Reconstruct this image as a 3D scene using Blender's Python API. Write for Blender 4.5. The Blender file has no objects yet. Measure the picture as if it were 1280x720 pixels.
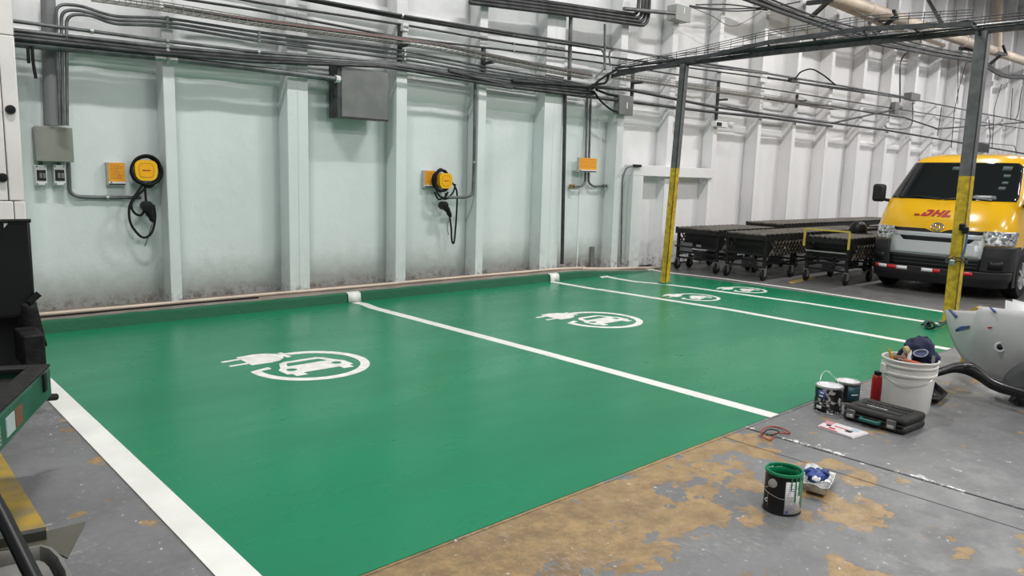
import bpy, math, random
from mathutils import Vector, Matrix
random.seed(7)
SC = bpy.context.scene
COL = SC.collection
PI = math.pi
# ------------------------------------------------------------------ camera
FPX = 935.337
CAMH = 1.55
CR = Vector((0.7375117, -0.6747017, 0.0292255))
CU = Vector((0.0784719, 0.1285989, 0.9885871))
CF = Vector((0.6707598, 0.7268012, -0.1477883))
cam_d = bpy.data.cameras.new('camera'); cam = bpy.data.objects.new('camera', cam_d); COL.objects.link(cam)
cam_d.sensor_width = 36; cam_d.lens = FPX / 1280 * 36; cam_d.clip_end = 200; cam_d.clip_start = 0.05
m = Matrix((CR, CU, -CF)).transposed().to_4x4(); m.translation = (0, 0, CAMH)
cam.matrix_world = m
SC.camera = cam
# ------------------------------------------------------------------ world, exposure
W = bpy.data.worlds.new('hall_air'); SC.world = W; W.use_nodes = True
W.node_tree.nodes['Background'].inputs[0].default_value = (0.93, 0.97, 1.0, 1)
W.node_tree.nodes['Background'].inputs[1].default_value = 0.18
SC.view_settings.view_transform = 'Standard'; SC.view_settings.look = 'None'
SC.view_settings.gamma = 1; SC.view_settings.use_curve_mapping = False
SC.view_settings.exposure = 0.52
LAMP_W = 172.0           # watts of one hall lamp
# lamp spots: (x, y) along two rows of hanging linear fittings
LAMPS = [(x, y) for y in (-6.5, -2.5, 4.6) for x in (1.4, 8.0, 14.8, 21.5, 28.5, 36.0)]
LAMP_Z = 7.3
# ------------------------------------------------------------------ helpers
def ray(px, py): return CR * ((px - 640) / FPX) - CU * ((py - 360) / FPX) + CF
def F(px, py, z=0.0):                  # point on the level z
    d = ray(px, py); t = (z - CAMH) / d.z; return Vector((0, 0, CAMH)) + d * t
def Wl(px, py, Y):                     # point on the upright plane y = Y
    d = ray(px, py); t = Y / d.y; return Vector((0, 0, CAMH)) + d * t
def Xp(px, py, X):                     # point on the upright plane x = X
    d = ray(px, py); t = X / d.x; return Vector((0, 0, CAMH)) + d * t

MATS = {}
def mat(name, col, rough=.5, metal=0.0, var=0.0, vscale=8, bump=0.0, bscale=60, col2=None, spec=None, emit=None, coat=0, rpos=(.38, .62)):
    if name in MATS: return MATS[name]
    M_ = bpy.data.materials.new(name); M_.use_nodes = True; MATS[name] = M_
    nt = M_.node_tree; b = nt.nodes['Principled BSDF']
    c = tuple(col) + (1,)
    b.inputs['Base Color'].default_value = c; b.inputs['Roughness'].default_value = rough; b.inputs['Metallic'].default_value = metal
    if spec is not None: b.inputs['Specular IOR Level'].default_value = spec
    if coat: b.inputs['Coat Weight'].default_value = coat; b.inputs['Coat Roughness'].default_value = .06
    if emit: b.inputs['Emission Color'].default_value = c; b.inputs['Emission Strength'].default_value = emit
    if var or col2:
        tc = nt.nodes.new('ShaderNodeTexCoord'); n = nt.nodes.new('ShaderNodeTexNoise'); n.inputs['Scale'].default_value = vscale; n.inputs['Detail'].default_value = 6
        nt.links.new(tc.outputs['Object'], n.inputs['Vector'])
        mx = nt.nodes.new('ShaderNodeMix'); mx.data_type = 'RGBA'
        d = col2 or tuple(max(0, v * (1 - var)) for v in col); u = col if col2 else tuple(min(1, v * (1 + var)) for v in col)
        mx.inputs[6].default_value = tuple(u) + (1,); mx.inputs[7].default_value = tuple(d) + (1,)
        rp = nt.nodes.new('ShaderNodeValToRGB'); rp.color_ramp.elements[0].position = rpos[0]; rp.color_ramp.elements[1].position = rpos[1]
        nt.links.new(n.outputs['Fac'], rp.inputs[0]); nt.links.new(rp.outputs[0], mx.inputs[0]); nt.links.new(mx.outputs[2], b.inputs['Base Color'])
    if bump:
        n2 = nt.nodes.new('ShaderNodeTexNoise'); n2.inputs['Scale'].default_value = bscale; n2.inputs['Detail'].default_value = 4
        tc2 = nt.nodes.new('ShaderNodeTexCoord'); nt.links.new(tc2.outputs['Object'], n2.inputs['Vector'])
        bp = nt.nodes.new('ShaderNodeBump'); bp.inputs['Strength'].default_value = bump; bp.inputs['Distance'].default_value = .01
        nt.links.new(n2.outputs['Fac'], bp.inputs['Height']); nt.links.new(bp.outputs[0], b.inputs['Normal'])
    return M_

class MB:
    def __init__(s): s.v = []; s.f = []
    def add(s, vs, fs):
        o = len(s.v); s.v += [Vector(p) for p in vs]; s.f += [tuple(i + o for i in f) for f in fs]; return s
    def box(s, a, b):
        (x0, y0, z0), (x1, y1, z1) = a, b
        vs = [(x, y, z) for x in (x0, x1) for y in (y0, y1) for z in (z0, z1)]
        return s.add(vs, [(0, 1, 3, 2), (4, 6, 7, 5), (0, 4, 5, 1), (2, 3, 7, 6), (0, 2, 6, 4), (1, 5, 7, 3)])
    def cbox(s, c, d, rot=None):       # centred box, optional rotation matrix
        vs = [Vector((x * d[0] / 2, y * d[1] / 2, z * d[2] / 2)) for x in (-1, 1) for y in (-1, 1) for z in (-1, 1)]
        if rot is not None: vs = [rot @ v for v in vs]
        c = Vector(c)
        return s.add([v + c for v in vs], [(0, 1, 3, 2), (4, 6, 7, 5), (0, 4, 5, 1), (2, 3, 7, 6), (0, 2, 6, 4), (1, 5, 7, 3)])
    def bar(s, p, q, w, h, up=(0, 0, 1)):
        p, q = Vector(p), Vector(q); x = (q - p).normalized(); up = Vector(up)
        if abs(x.dot(up)) > .98: up = Vector((1, 0, 0))
        y = up.cross(x).normalized(); z = x.cross(y)
        return s.cbox((p + q) / 2, ((q - p).length, w, h), Matrix((x, y, z)).transposed())
    def tube(s, pts, r, n=8, closed=False):
        pts = [Vector(p) for p in pts]; k = len(pts); rs = r if isinstance(r, (list, tuple)) else [r] * k
        vs = []; ref = None
        for i, p in enumerate(pts):
            if closed: t = pts[(i + 1) % k] - pts[i - 1]
            else: t = pts[min(i + 1, k - 1)] - pts[max(i - 1, 0)]
            t = t.normalized() if t.length > 1e-9 else Vector((0, 0, 1))
            if ref is None: ref = Vector((0, 0, 1)) if abs(t.z) < .9 else Vector((1, 0, 0))
            a = ref - t * ref.dot(t)
            if a.length < 1e-4: a = t.orthogonal()
            a.normalize(); b = t.cross(a); ref = a
            for j in range(n):
                g = 2 * PI * j / n; vs.append(p + (a * math.cos(g) + b * math.sin(g)) * rs[i])
        fs = []
        for i in range(k if closed else k - 1):
            i2 = (i + 1) % k
            for j in range(n): fs.append((i * n + j, i * n + (j + 1) % n, i2 * n + (j + 1) % n, i2 * n + j))
        if not closed: fs.append(tuple(range(n - 1, -1, -1))); fs.append(tuple((k - 1) * n + j for j in range(n)))
        return s.add(vs, fs)
    def lathe(s, prof, c=(0, 0, 0), n=32, axis='z', rot=None, a0=0, a1=None):
        c = Vector(c); vs = []; k = len(prof); full = a1 is None; m_ = n if full else n + 1
        for r, z in prof:
            for j in range(m_):
                g = 2 * PI * j / n if full else a0 + (a1 - a0) * j / n
                p = Vector((r * math.cos(g), r * math.sin(g), z))
                if axis == 'y': p = Vector((p.x, p.z, p.y))
                if axis == 'x': p = Vector((p.z, p.x, p.y))
                if rot is not None: p = rot @ p
                vs.append(p + c)
        fs = []
        for i in range(k - 1):
            for j in range(n):
                j2 = (j + 1) % m_; fs.append((i * m_ + j, i * m_ + j2, (i + 1) * m_ + j2, (i + 1) * m_ + j))
        return s.add(vs, fs)
    def prism(s, poly, o, ax, ay, d):  # polygon in the frame ax, ay at o, pushed by vector d
        o, ax, ay, d = Vector(o), Vector(ax), Vector(ay), Vector(d); n = len(poly)
        vs = [o + ax * x + ay * y for x, y in poly]; vs += [v + d for v in vs]
        return s.add(vs, [tuple(range(n - 1, -1, -1)), tuple(range(n, 2 * n))] + [(i, (i + 1) % n, (i + 1) % n + n, i + n) for i in range(n)])
    def grid(s, rows):
        n = len(rows[0]); vs = [p for r in rows for p in r]
        return s.add(vs, [(i * n + j, i * n + j + 1, (i + 1) * n + j + 1, (i + 1) * n + j) for i in range(len(rows) - 1) for j in range(n - 1)])
    def ball(s, c, r, n=10, k=7):
        rx, ry, rz = r if isinstance(r, (tuple, list)) else (r, r, r)
        return s.add([Vector(c) + Vector((rx * math.sin(PI * i / k) * math.cos(2 * PI * j / n), ry * math.sin(PI * i / k) * math.sin(2 * PI * j / n), rz * math.cos(PI * i / k))) for i in range(k + 1) for j in range(n)],
                     [(i * n + j, (i + 1) * n + j, (i + 1) * n + (j + 1) % n, i * n + (j + 1) % n) for i in range(k) for j in range(n)])

ORG = {}
def tag(o, label=None, cat=None, group=None, kind=None):
    if label: o['label'] = label
    if cat: o['category'] = cat
    if group: o['group'] = group
    if kind: o['kind'] = kind
    return o
def thing(name, loc, label, cat, group=None):
    o = bpy.data.objects.new(name, None); o.empty_display_size = .05; COL.objects.link(o); o.location = loc
    ORG[o.name] = Vector(loc); return tag(o, label, cat, group)
def link_mesh(name, me, mt, parent, org):
    o = bpy.data.objects.new(name, me); COL.objects.link(o)
    if mt:
        me.materials.clear(); me.materials.append(mt)
    if parent: o.parent = parent
    else: o.location = org
    ORG[o.name] = Vector(org); return o
def build(name, mb, mt, parent=None, label=None, cat=None, group=None, kind=None, bev=0, smooth=35, org=None, solid=0):
    vs = mb.v
    if parent: org = ORG[parent.name]
    elif org is None:
        lo = [min(v[i] for v in vs) for i in range(3)]; hi = [max(v[i] for v in vs) for i in range(3)]
        org = Vector(((lo[0] + hi[0]) / 2, (lo[1] + hi[1]) / 2, lo[2]))
    org = Vector(org)
    me = bpy.data.meshes.new(name); me.from_pydata([tuple(v - org) for v in vs], [], mb.f); me.update()
    import bmesh
    bm = bmesh.new(); bm.from_mesh(me); bmesh.ops.recalc_face_normals(bm, faces=bm.faces); bm.to_mesh(me); bm.free()
    if smooth:
        me.polygons.foreach_set('use_smooth', [True] * len(me.polygons)); me.set_sharp_from_angle(angle=math.radians(smooth))
    o = link_mesh(name, me, mt, parent, org)
    if solid:
        md = o.modifiers.new('solid', 'SOLIDIFY'); md.thickness = solid; md.offset = 0
    if bev:
        md = o.modifiers.new('bevel', 'BEVEL'); md.width = bev; md.segments = 2; md.limit_method = 'ANGLE'; md.angle_limit = math.radians(40)
    tag(o, label, cat, group, kind); return o
def copy_tree(o, parent=None):
    c = o.copy(); COL.objects.link(c); ORG[c.name] = ORG.get(o.name, Vector())
    if parent: c.parent = parent
    for ch in list(o.children): copy_tree(ch, c)
    return c
def fillet(pts, r, k=5):
    pts = [Vector(p) for p in pts]; out = [pts[0]]
    for i in range(1, len(pts) - 1):
        a, b, c = pts[i - 1], pts[i], pts[i + 1]
        d1, d2 = a - b, c - b; q = min(r, d1.length * .45, d2.length * .45)
        p0, p2 = b + d1.normalized() * q, b + d2.normalized() * q
        for j in range(k + 1):
            t = j / k; out.append(p0 * (1 - t) ** 2 + b * 2 * t * (1 - t) + p2 * t * t)
    out.append(pts[-1]); return out
def spline(pts, k=8, closed=False):
    pts = [Vector(p) for p in pts]; n = len(pts); out = []
    for i in range(n if closed else n - 1):
        if closed: a, b, c, d = pts[i - 1], pts[i], pts[(i + 1) % n], pts[(i + 2) % n]
        else: a, b, c, d = pts[max(i - 1, 0)], pts[i], pts[i + 1], pts[min(i + 2, n - 1)]
        for j in range(k):
            t = j / k; out.append(.5 * ((2 * b) + (c - a) * t + (2 * a - 5 * b + 4 * c - d) * t * t + (3 * b - a - 3 * c + d) * t ** 3))
    if not closed: out.append(pts[-1])
    return out
def curve_mesh(cu):
    ob = bpy.data.objects.new('tmp', cu); COL.objects.link(ob); bpy.context.view_layer.update()
    me = bpy.data.meshes.new_from_object(ob.evaluated_get(bpy.context.evaluated_depsgraph_get()))
    bpy.data.objects.remove(ob); bpy.data.curves.remove(cu); return me
def as_mb(me, fn):
    b = MB(); b.add([fn(v.co) for v in me.vertices], [tuple(p.vertices) for p in me.polygons]); bpy.data.meshes.remove(me); return b
def fill2d(polys, fn, depth=.002):     # filled outline with holes, mapped through fn
    cu = bpy.data.curves.new('c', 'CURVE'); cu.dimensions = '2D'; cu.fill_mode = 'BOTH'; cu.extrude = depth
    for po in polys:
        sp = cu.splines.new('POLY'); sp.points.add(len(po) - 1)
        for i, p in enumerate(po): sp.points[i].co = (p[0], p[1], 0, 1)
        sp.use_cyclic_u = True
    return as_mb(curve_mesh(cu), fn)
def text_mb(s, fn, size=1, shear=0, bold=0, depth=.002, wide=1, align='CENTER'):
    cu = bpy.data.curves.new('t', 'FONT'); cu.body = s; cu.size = size; cu.shear = shear; cu.offset = bold; cu.extrude = depth
    cu.align_x = align; cu.align_y = 'CENTER'; cu.resolution_u = 3
    return as_mb(curve_mesh(cu), lambda c: fn(Vector((c.x * wide, c.y, c.z))))
def circ(cx, cy, rx, ry=None, n=20, a0=0, a1=2 * PI):
    ry = ry or rx; full = abs(a1 - a0 - 2 * PI) < 1e-6
    return [(cx + rx * math.cos(a0 + (a1 - a0) * i / (n if full else n - 1)), cy + ry * math.sin(a0 + (a1 - a0) * i / (n if full else n - 1))) for i in range(n)]
def rrect(cx, cy, w, h, r, k=5):
    out = []
    for sx, sy, a in ((1, 1, 0), (-1, 1, 1), (-1, -1, 2), (1, -1, 3)):
        for i in range(k + 1):
            g = (a + i / k) * PI / 2; out.append((cx + sx * (w / 2 - r) + r * math.cos(g), cy + sy * (h / 2 - r) + r * math.sin(g)))
    return out
X3, Y3, Z3 = Vector((1, 0, 0)), Vector((0, 1, 0)), Vector((0, 0, 1))

# ------------------------------------------------------------------ procedural surface materials
def nodes(name):
    M_ = bpy.data.materials.new(name); M_.use_nodes = True; MATS[name] = M_; nt = M_.node_tree
    return M_, nt, nt.nodes['Principled BSDF']
def N(nt, t, **k):
    n = nt.nodes.new(t)
    for a, v in k.items(): setattr(n, a, v)
    return n
def noise(nt, pos, scale, detail=6, rough=.55, stretch=None):
    n = N(nt, 'ShaderNodeTexNoise'); n.inputs['Scale'].default_value = scale; n.inputs['Detail'].default_value = detail; n.inputs['Roughness'].default_value = rough
    if stretch:
        mp = N(nt, 'ShaderNodeMapping'); mp.inputs['Scale'].default_value = stretch; nt.links.new(pos, mp.inputs['Vector']); pos = mp.outputs[0]
    nt.links.new(pos, n.inputs['Vector']); return n.outputs['Fac']
def ramp(nt, fac, a, b, va=0.0, vb=1.0):
    n = N(nt, 'ShaderNodeMapRange'); n.interpolation_type = 'SMOOTHSTEP'
    n.inputs['From Min'].default_value = a; n.inputs['From Max'].default_value = b; n.inputs['To Min'].default_value = va; n.inputs['To Max'].default_value = vb
    nt.links.new(fac, n.inputs['Value']); return n.outputs[0]
def math_(nt, op, a, b=None):
    n = N(nt, 'ShaderNodeMath', operation=op)
    for i, v in enumerate((a, b)):
        if v is None: continue
        if isinstance(v, (int, float)): n.inputs[i].default_value = v
        else: nt.links.new(v, n.inputs[i])
    return n.outputs[0]
def mix(nt, fac, a, b):
    n = N(nt, 'ShaderNodeMix', data_type='RGBA')
    if isinstance(fac, (int, float)): n.inputs[0].default_value = fac
    else: nt.links.new(fac, n.inputs[0])
    for i, v in ((6, a), (7, b)):
        if isinstance(v, tuple): n.inputs[i].default_value = v + (1,)
        else: nt.links.new(v, n.inputs[i])
    return n.outputs[2]
def pos_xyz(nt):
    g = N(nt, 'ShaderNodeNewGeometry'); s = N(nt, 'ShaderNodeSeparateXYZ'); nt.links.new(g.outputs['Position'], s.inputs[0])
    return g.outputs['Position'], s.outputs[0], s.outputs[1], s.outputs[2]
def bump(nt, b, h, st, dist=.01):
    n = N(nt, 'ShaderNodeBump'); n.inputs['Strength'].default_value = st; n.inputs['Distance'].default_value = dist
    nt.links.new(h, n.inputs['Height']); nt.links.new(n.outputs[0], b.inputs['Normal'])

def wall_mat():
    M_, nt, b = nodes('wall_paint'); P, x, y, z = pos_xyz(nt)
    t = ramp(nt, math_(nt, 'ADD', x, math_(nt, 'MULTIPLY', noise(nt, P, .8, 3), 2.0)), 9.9, 11.9)
    c = mix(nt, t, (.69, .745, .74), (.82, .81, .82))
    # mint paint plus green floor bounce painted in, whiter above the conduits
    up = math_(nt, 'MULTIPLY', ramp(nt, math_(nt, 'ADD', z, math_(nt, 'MULTIPLY', noise(nt, P, 1.5, 3), .5)), 2.55, 3.0), .85)
    c = mix(nt, up, c, (.80, .79, .795))
    n1 = noise(nt, P, 1.6, 6, .6, (1, 1, .45)); c = mix(nt, ramp(nt, n1, .42, .7, 0, .22), c, (.58, .63, .625))
    n2 = noise(nt, P, 7, 8, .7)
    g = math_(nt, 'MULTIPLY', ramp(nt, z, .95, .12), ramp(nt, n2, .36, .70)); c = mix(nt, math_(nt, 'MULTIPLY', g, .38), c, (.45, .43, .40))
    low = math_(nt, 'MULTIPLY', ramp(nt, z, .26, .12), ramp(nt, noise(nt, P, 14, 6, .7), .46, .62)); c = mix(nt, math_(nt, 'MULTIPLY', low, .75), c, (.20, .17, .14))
    ch = ramp(nt, noise(nt, P, 26, 5, .6), .70, .74); c = mix(nt, math_(nt, 'MULTIPLY', ch, .5), c, (.40, .40, .38))
    nt.links.new(c, b.inputs['Base Color']); b.inputs['Roughness'].default_value = .42
    h = math_(nt, 'ADD', noise(nt, P, 3, 3), math_(nt, 'MULTIPLY', noise(nt, P, 40, 3), .12)); bump(nt, b, h, .35, .03)
    return M_
def floor_mat():
    M_, nt, b = nodes('worn_floor_paint'); P, x, y, z = pos_xyz(nt)
    n = noise(nt, P, 1.3, 6, .6); c = mix(nt, ramp(nt, n, .3, .7), (.125, .126, .130), (.178, .180, .185))
    fine = noise(nt, P, 30, 6, .7); c = mix(nt, ramp(nt, fine, .45, .75, 0, .35), c, (.24, .24, .24))
    dk = noise(nt, P, 5, 6, .7); c = mix(nt, ramp(nt, dk, .55, .75, 0, .5), c, (.085, .085, .088))
    # bare tan screed where the grey paint has gone: a ragged belt along the green edge, thinning out
    pn = math_(nt, 'ADD', math_(nt, 'MULTIPLY', noise(nt, P, 2.4, 7, .6), .6), math_(nt, 'MULTIPLY', noise(nt, P, 6.5, 6, .6), .4))
    belt = math_(nt, 'MULTIPLY', ramp(nt, y, 1.3, 2.45), math_(nt, 'MULTIPLY', ramp(nt, x, 4.35, 3.3), ramp(nt, x, .85, 1.1)))
    left = math_(nt, 'MULTIPLY', ramp(nt, x, 1.0, .95), -.02)
    tn = math_(nt, 'ADD', pn, math_(nt, 'ADD', math_(nt, 'MULTIPLY', math_(nt, 'MULTIPLY', belt, ramp(nt, x, 3.9, 1.6, .35, 1.0)), .20), left))
    near = math_(nt, 'MULTIPLY', math_(nt, 'MULTIPLY', ramp(nt, y, .4, 1.3), math_(nt, 'MULTIPLY', ramp(nt, x, 4.4, 4.1), ramp(nt, x, .9, 1.1))), .055); tn = math_(nt, 'ADD', tn, near)
    off = math_(nt, 'MULTIPLY', ramp(nt, y, 2.45, 2.6), -.5); tn = math_(nt, 'ADD', tn, math_(nt, 'MULTIPLY', off, ramp(nt, x, .9, 1.2)))
    tanc = mix(nt, ramp(nt, noise(nt, P, 9, 8, .75), .35, .68), (.37, .245, .11), (.21, .135, .062))
    tanc = mix(nt, ramp(nt, noise(nt, P, 45, 5, .7), .5, .72, 0, .5), tanc, (.42, .32, .19))
    dirt = math_(nt, 'MULTIPLY', ramp(nt, x, 3.6, 1.3, .25, 1.0), ramp(nt, noise(nt, P, 3.5, 8, .78), .40, .60)); tanc = mix(nt, math_(nt, 'MULTIPLY', dirt, .75), tanc, (.13, .09, .05))
    c = mix(nt, ramp(nt, tn, .585, .60), c, tanc)
    ab = math_(nt, 'MULTIPLY', ramp(nt, noise(nt, P, 1.7, 4), .48, .7), ramp(nt, noise(nt, P, 38, 6, .75, (1, .45, 1)), .5, .66)); c = mix(nt, math_(nt, 'MULTIPLY', ab, .55), c, (.40, .395, .385))
    # white flakes, thick beside the slab joint
    j = math_(nt, 'ABSOLUTE', math_(nt, 'SUBTRACT', x, 4.28)); jm = math_(nt, 'MULTIPLY', ramp(nt, j, .14, .0), ramp(nt, y, 2.5, 2.3))
    wf = math_(nt, 'ADD', noise(nt, P, 13, 6, .7, (1, .6, 1)), math_(nt, 'MULTIPLY', jm, .10)); c = mix(nt, ramp(nt, wf, .66, .70), c, (.72, .71, .70))
    wf2 = math_(nt, 'ADD', noise(nt, P, 30, 5, .65), math_(nt, 'MULTIPLY', ramp(nt, noise(nt, P, 1.1, 3), .5, .7), .05)); c = mix(nt, ramp(nt, wf2, .66, .70), c, (.60, .59, .58))
    # darker floor towards the right, past the last bay line
    far = ramp(nt, x, 10.2, 11.2); c = mix(nt, math_(nt, 'MULTIPLY', far, .75), c, (.075, .073, .070))
    nt.links.new(c, b.inputs['Base Color'])
    nt.links.new(ramp(nt, noise(nt, P, 6, 5), .3, .7, .36, .6), b.inputs['Roughness'])
    h = math_(nt, 'ADD', math_(nt, 'MULTIPLY', ramp(nt, tn, .585, .60), -1), math_(nt, 'MULTIPLY', fine, .4)); bump(nt, b, h, .4, .004)
    return M_
def green_mat():
    M_, nt, b = nodes('green_floor_paint'); P, x, y, z = pos_xyz(nt)
    n = noise(nt, P, .8, 5, .6, (.5, 1.4, 1)); c = mix(nt, ramp(nt, n, .3, .7), (.002, .212, .092), (.004, .176, .082))
    n2 = noise(nt, P, 3, 7, .65, (1, .35, 1)); c = mix(nt, ramp(nt, n2, .6, .85, 0, .2), c, (.006, .15, .07))
    sc = ramp(nt, noise(nt, P, 9, 6, .7, (.2, 1.8, 1)), .74, .80); c = mix(nt, math_(nt, 'MULTIPLY', sc, .30), c, (.25, .55, .38))
    nt.links.new(c, b.inputs['Base Color']); nt.links.new(ramp(nt, n, .3, .7, .24, .34), b.inputs['Roughness'])
    b.inputs['Specular IOR Level'].default_value = .32
    bump(nt, b, math_(nt, 'ADD', noise(nt, P, 2.5, 2), math_(nt, 'MULTIPLY', noise(nt, P, 60, 3), .05)), .10, .01)
    return M_
def kerb_mat():
    M_, nt, b = nodes('kerb_concrete'); P, x, y, z = pos_xyz(nt)
    n = noise(nt, P, 4, 7, .7); c = mix(nt, ramp(nt, n, .35, .7), (.27, .22, .19), (.17, .145, .125))
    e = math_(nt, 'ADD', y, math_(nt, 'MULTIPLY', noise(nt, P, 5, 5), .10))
    g = ramp(nt, e, 7.90, 7.885); c = mix(nt, g, c, (.002, .105, .043))  # kerb green darkened: shade of the upright face put into its colour
    nt.links.new(c, b.inputs['Base Color']); b.inputs['Roughness'].default_value = .5; bump(nt, b, noise(nt, P, 20, 5), .4, .01); return M_
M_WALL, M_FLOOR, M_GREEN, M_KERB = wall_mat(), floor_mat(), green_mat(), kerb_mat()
M_WHITE = mat('white_road_paint', (.80, .80, .76), .35, var=.06, vscale=3, bump=.15, bscale=30)
M_SYM = mat('white_stencil_paint', (.80, .78, .74), .4, var=.1, vscale=14)
M_YLINE = mat('yellow_road_paint', (.42, .28, .045), .5, vscale=9, col2=(.26, .20, .09))
M_STEEL = mat('grey_conduit', (.135, .14, .145), .42, .4, var=.3, vscale=6)
M_STEEL2 = mat('dark_conduit', (.055, .055, .058), .45, .4, var=.35, vscale=6)
M_GALV = mat('galvanised', (.45, .45, .44), .38, .8, var=.2)
M_BLACK = mat('black_plastic', (.008, .008, .009), .42, spec=.28)
M_RUBBER = mat('black_rubber', (.011, .011, .012), .75, spec=.25)
M_DARKST = mat('dark_painted_steel', (.05, .052, .056), .5, .2, var=.3, vscale=10)
M_GREYBOX = mat('grey_enclosure', (.235, .24, .205), .42, var=.06, vscale=5)
M_GREYBOX2 = mat('grey_steel_box', (.175, .18, .178), .45, .1, var=.1, vscale=5, bump=.1)
M_CREAM = mat('cream_pipe', (.62, .52, .42), .5, var=.12, vscale=2)
M_WPLAST = mat('white_plastic', (.72, .72, .72), .4)
M_YEL = mat('charger_yellow', (.90, .47, .005), .35)
M_ORANGE = mat('orange_sign', (.86, .36, .02), .5)
M_RED = mat('red_paint', (.45, .01, .015), .4)
M_PYEL = mat('post_yellow', (.50, .335, .02), .5, var=.25, vscale=14)
M_PGREY = mat('post_grey', (.115, .12, .122), .5, .1, var=.2, vscale=9)

# ------------------------------------------------------------------ floor
fl = build('floor', MB().box((-6, -6, -.12), (40, 9, -.012)), mat('joint_dirt', (.05, .048, .045), .9), kind='structure')
def slab(x0, x1, y0, y1, z0=-.012, z1=0.0): return build('concrete_slab', MB().box((x0, y0, z0), (x1, y1, z1)), M_FLOOR, fl, bev=.004)
slab(-6, 3.976, -6, 2.348); slab(3.984, 4.237, -6, 2.348); slab(4.257, 12.2, -6, 2.348)
slab(12.206, 24, -6, 2.348); slab(24.006, 40, -6, 2.348)
slab(-6, 10.42, 2.354, 9); slab(10.426, 24, 2.354, 9); slab(24.006, 40, 2.354, 9)
def flat(poly, z0, z1, name, mt, parent=fl, **k):
    return build(name, MB().prism(poly, (0, 0, z0), X3, Y3, (0, 0, z1 - z0)), mt, parent, **k)
flat([(1.09, 2.365), (4.55, 2.375), (10.48, 2.36), (10.40, 8.05), (10.2, 8.05), (1.05, 7.80)], 0, .003, 'green_coating', M_GREEN)
def stripe(pts, w, name='bay_line'):
    L = []; R = []
    for i, p in enumerate(pts):
        a = Vector(pts[max(i - 1, 0)]); b = Vector(pts[min(i + 1, len(pts) - 1)]); t = (b - a).normalized(); nn = Vector((-t.y, t.x)) * w / 2
        L.append(tuple(Vector(p) + nn)); R.append(tuple(Vector(p) - nn))
    return flat(L + R[::-1], .003, .0055, name, M_WHITE)
def P2(px, py): v = F(px, py); return (v.x, v.y)
stripe([(1.065, 1.6), (1.065, 3.0), (1.058, 5.6), (1.05, 7.7)], .135)
stripe([(4.62, 2.36), (4.63, 4.5), (4.60, 6.5), (4.585, 7.3), (4.63, 7.6), (4.60, 7.735)], .115)
stripe([P2(1186, 437), P2(1050, 412.5), P2(915, 388), P2(748, 362), P2(742, 361.5), P2(690, 352.5)], .11)
stripe([P2(1172, 405), P2(1010, 379.5), P2(870, 360.5), P2(830, 355.5), P2(795, 352.5), P2(770, 348.5), P2(750, 344)], .10)
stripe([P2(1182, 390.5), P2(1000, 362), P2(900, 348), P2(835, 341), P2(808, 336.5)], .10)
flat([P2(745, 343), P2(753, 342), P2(762, 346.5), P2(752, 348)], .0056, .008, 'bay_line', M_WHITE)
flat([P2(806, 335.5), P2(812, 334.5), P2(819, 337.5), P2(811, 339)], .0056, .008, 'bay_line', M_WHITE)
flat([(.50, 3.3), (.60, 3.3), (.60, 5.2), (.50, 5.2)], 0, .002, 'yellow_line', M_YLINE)
flat([P2(985, 352), P2(988, 355), P2(1020, 348), P2(1014, 346)], 0, .002, 'yellow_line', M_YLINE)
# charging symbols: plug, cord ring and a small car, all stencilled
def ev_symbol(cx, cy, s, bike=False, rot=0):
    ca, sa = math.cos(rot), math.sin(rot)
    def fn(c): return Vector((cx + s * (c.x * ca - c.y * sa), cy + s * (c.x * sa + c.y * ca), .0045 + c.z))
    arc = circ(0, 0, .47, .47, 56, math.radians(90), math.radians(-188)); inn = circ(0, 0, .395, .395, 56, math.radians(-186), math.radians(88))
    ring = arc + [(-.30, .12), (-.30, .06)] + inn
    plug = [(-.375, .25), (-.375, .565), (-.22, .58), (-.12, .55), (-.06, .49), (-.03, .42), (-.06, .345), (-.13, .27), (-.22, .245)]
    pr1 = [(-.53, .455), (-.53, .495), (-.37, .51), (-.37, .465)]; pr2 = [(-.53, .30), (-.53, .335), (-.37, .345), (-.37, .305)]
    col_ = [(-.04, .33), (-.04, .51), (.0, .51), (.0, .33)]
    r = build('charging_symbol', fill2d([plug], fn, .001), M_SYM, fl, label='white plug and cord symbol' )
    build('plug_prong', fill2d([pr1], fn, .001), M_SYM, r); build('plug_prong', fill2d([pr2], fn, .001), M_SYM, r)
    build('plug_collar', fill2d([col_], fn, .0012), M_SYM, r); build('cord_ring', fill2d([ring], fn, .001), M_SYM, r)
    if not bike:
        car = [(-.28, -.02), (-.24, .03), (-.19, .16), (-.13, .20), (.15, .20), (.20, .15), (.25, .03), (.29, -.02), (.29, -.17), (.25, -.18), (.25, -.25), (.16, -.25), (.16, -.18), (-.15, -.18), (-.15, -.25), (-.24, -.25), (-.24, -.18), (-.28, -.17)]
        win = [(-.17, .05), (-.135, .145), (.145, .145), (.18, .05)]
        build('car_mark', fill2d([car, win, circ(-.19, -.06, .042), circ(.20, -.06, .042)], fn, .001), M_SYM, r)
    else:
        b = [(-.24, .02), (-.10, .06), (-.05, .16), (.10, .17), (.22, .05), (.28, .02), (.27, -.05), (.10, -.06), (.05, -.16), (-.08, -.16), (-.12, -.05), (-.25, -.04)]
        build('scooter_mark', fill2d([b], fn, .001), M_SYM, r)
        for x in (-.2, .2): build('scooter_mark', fill2d([circ(x, -.12, .10), circ(x, -.12, .05)], fn, .0012), M_SYM, r)
c1 = (2.79, 5.385); ev_symbol(c1[0], c1[1], 1)
ev_symbol(6.27, 5.335, 1.0)
v = F(871, 371.8); ev_symbol(v.x, v.y, .66, True); v = F(933, 362.6); ev_symbol(v.x, v.y, .62, True)

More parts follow.
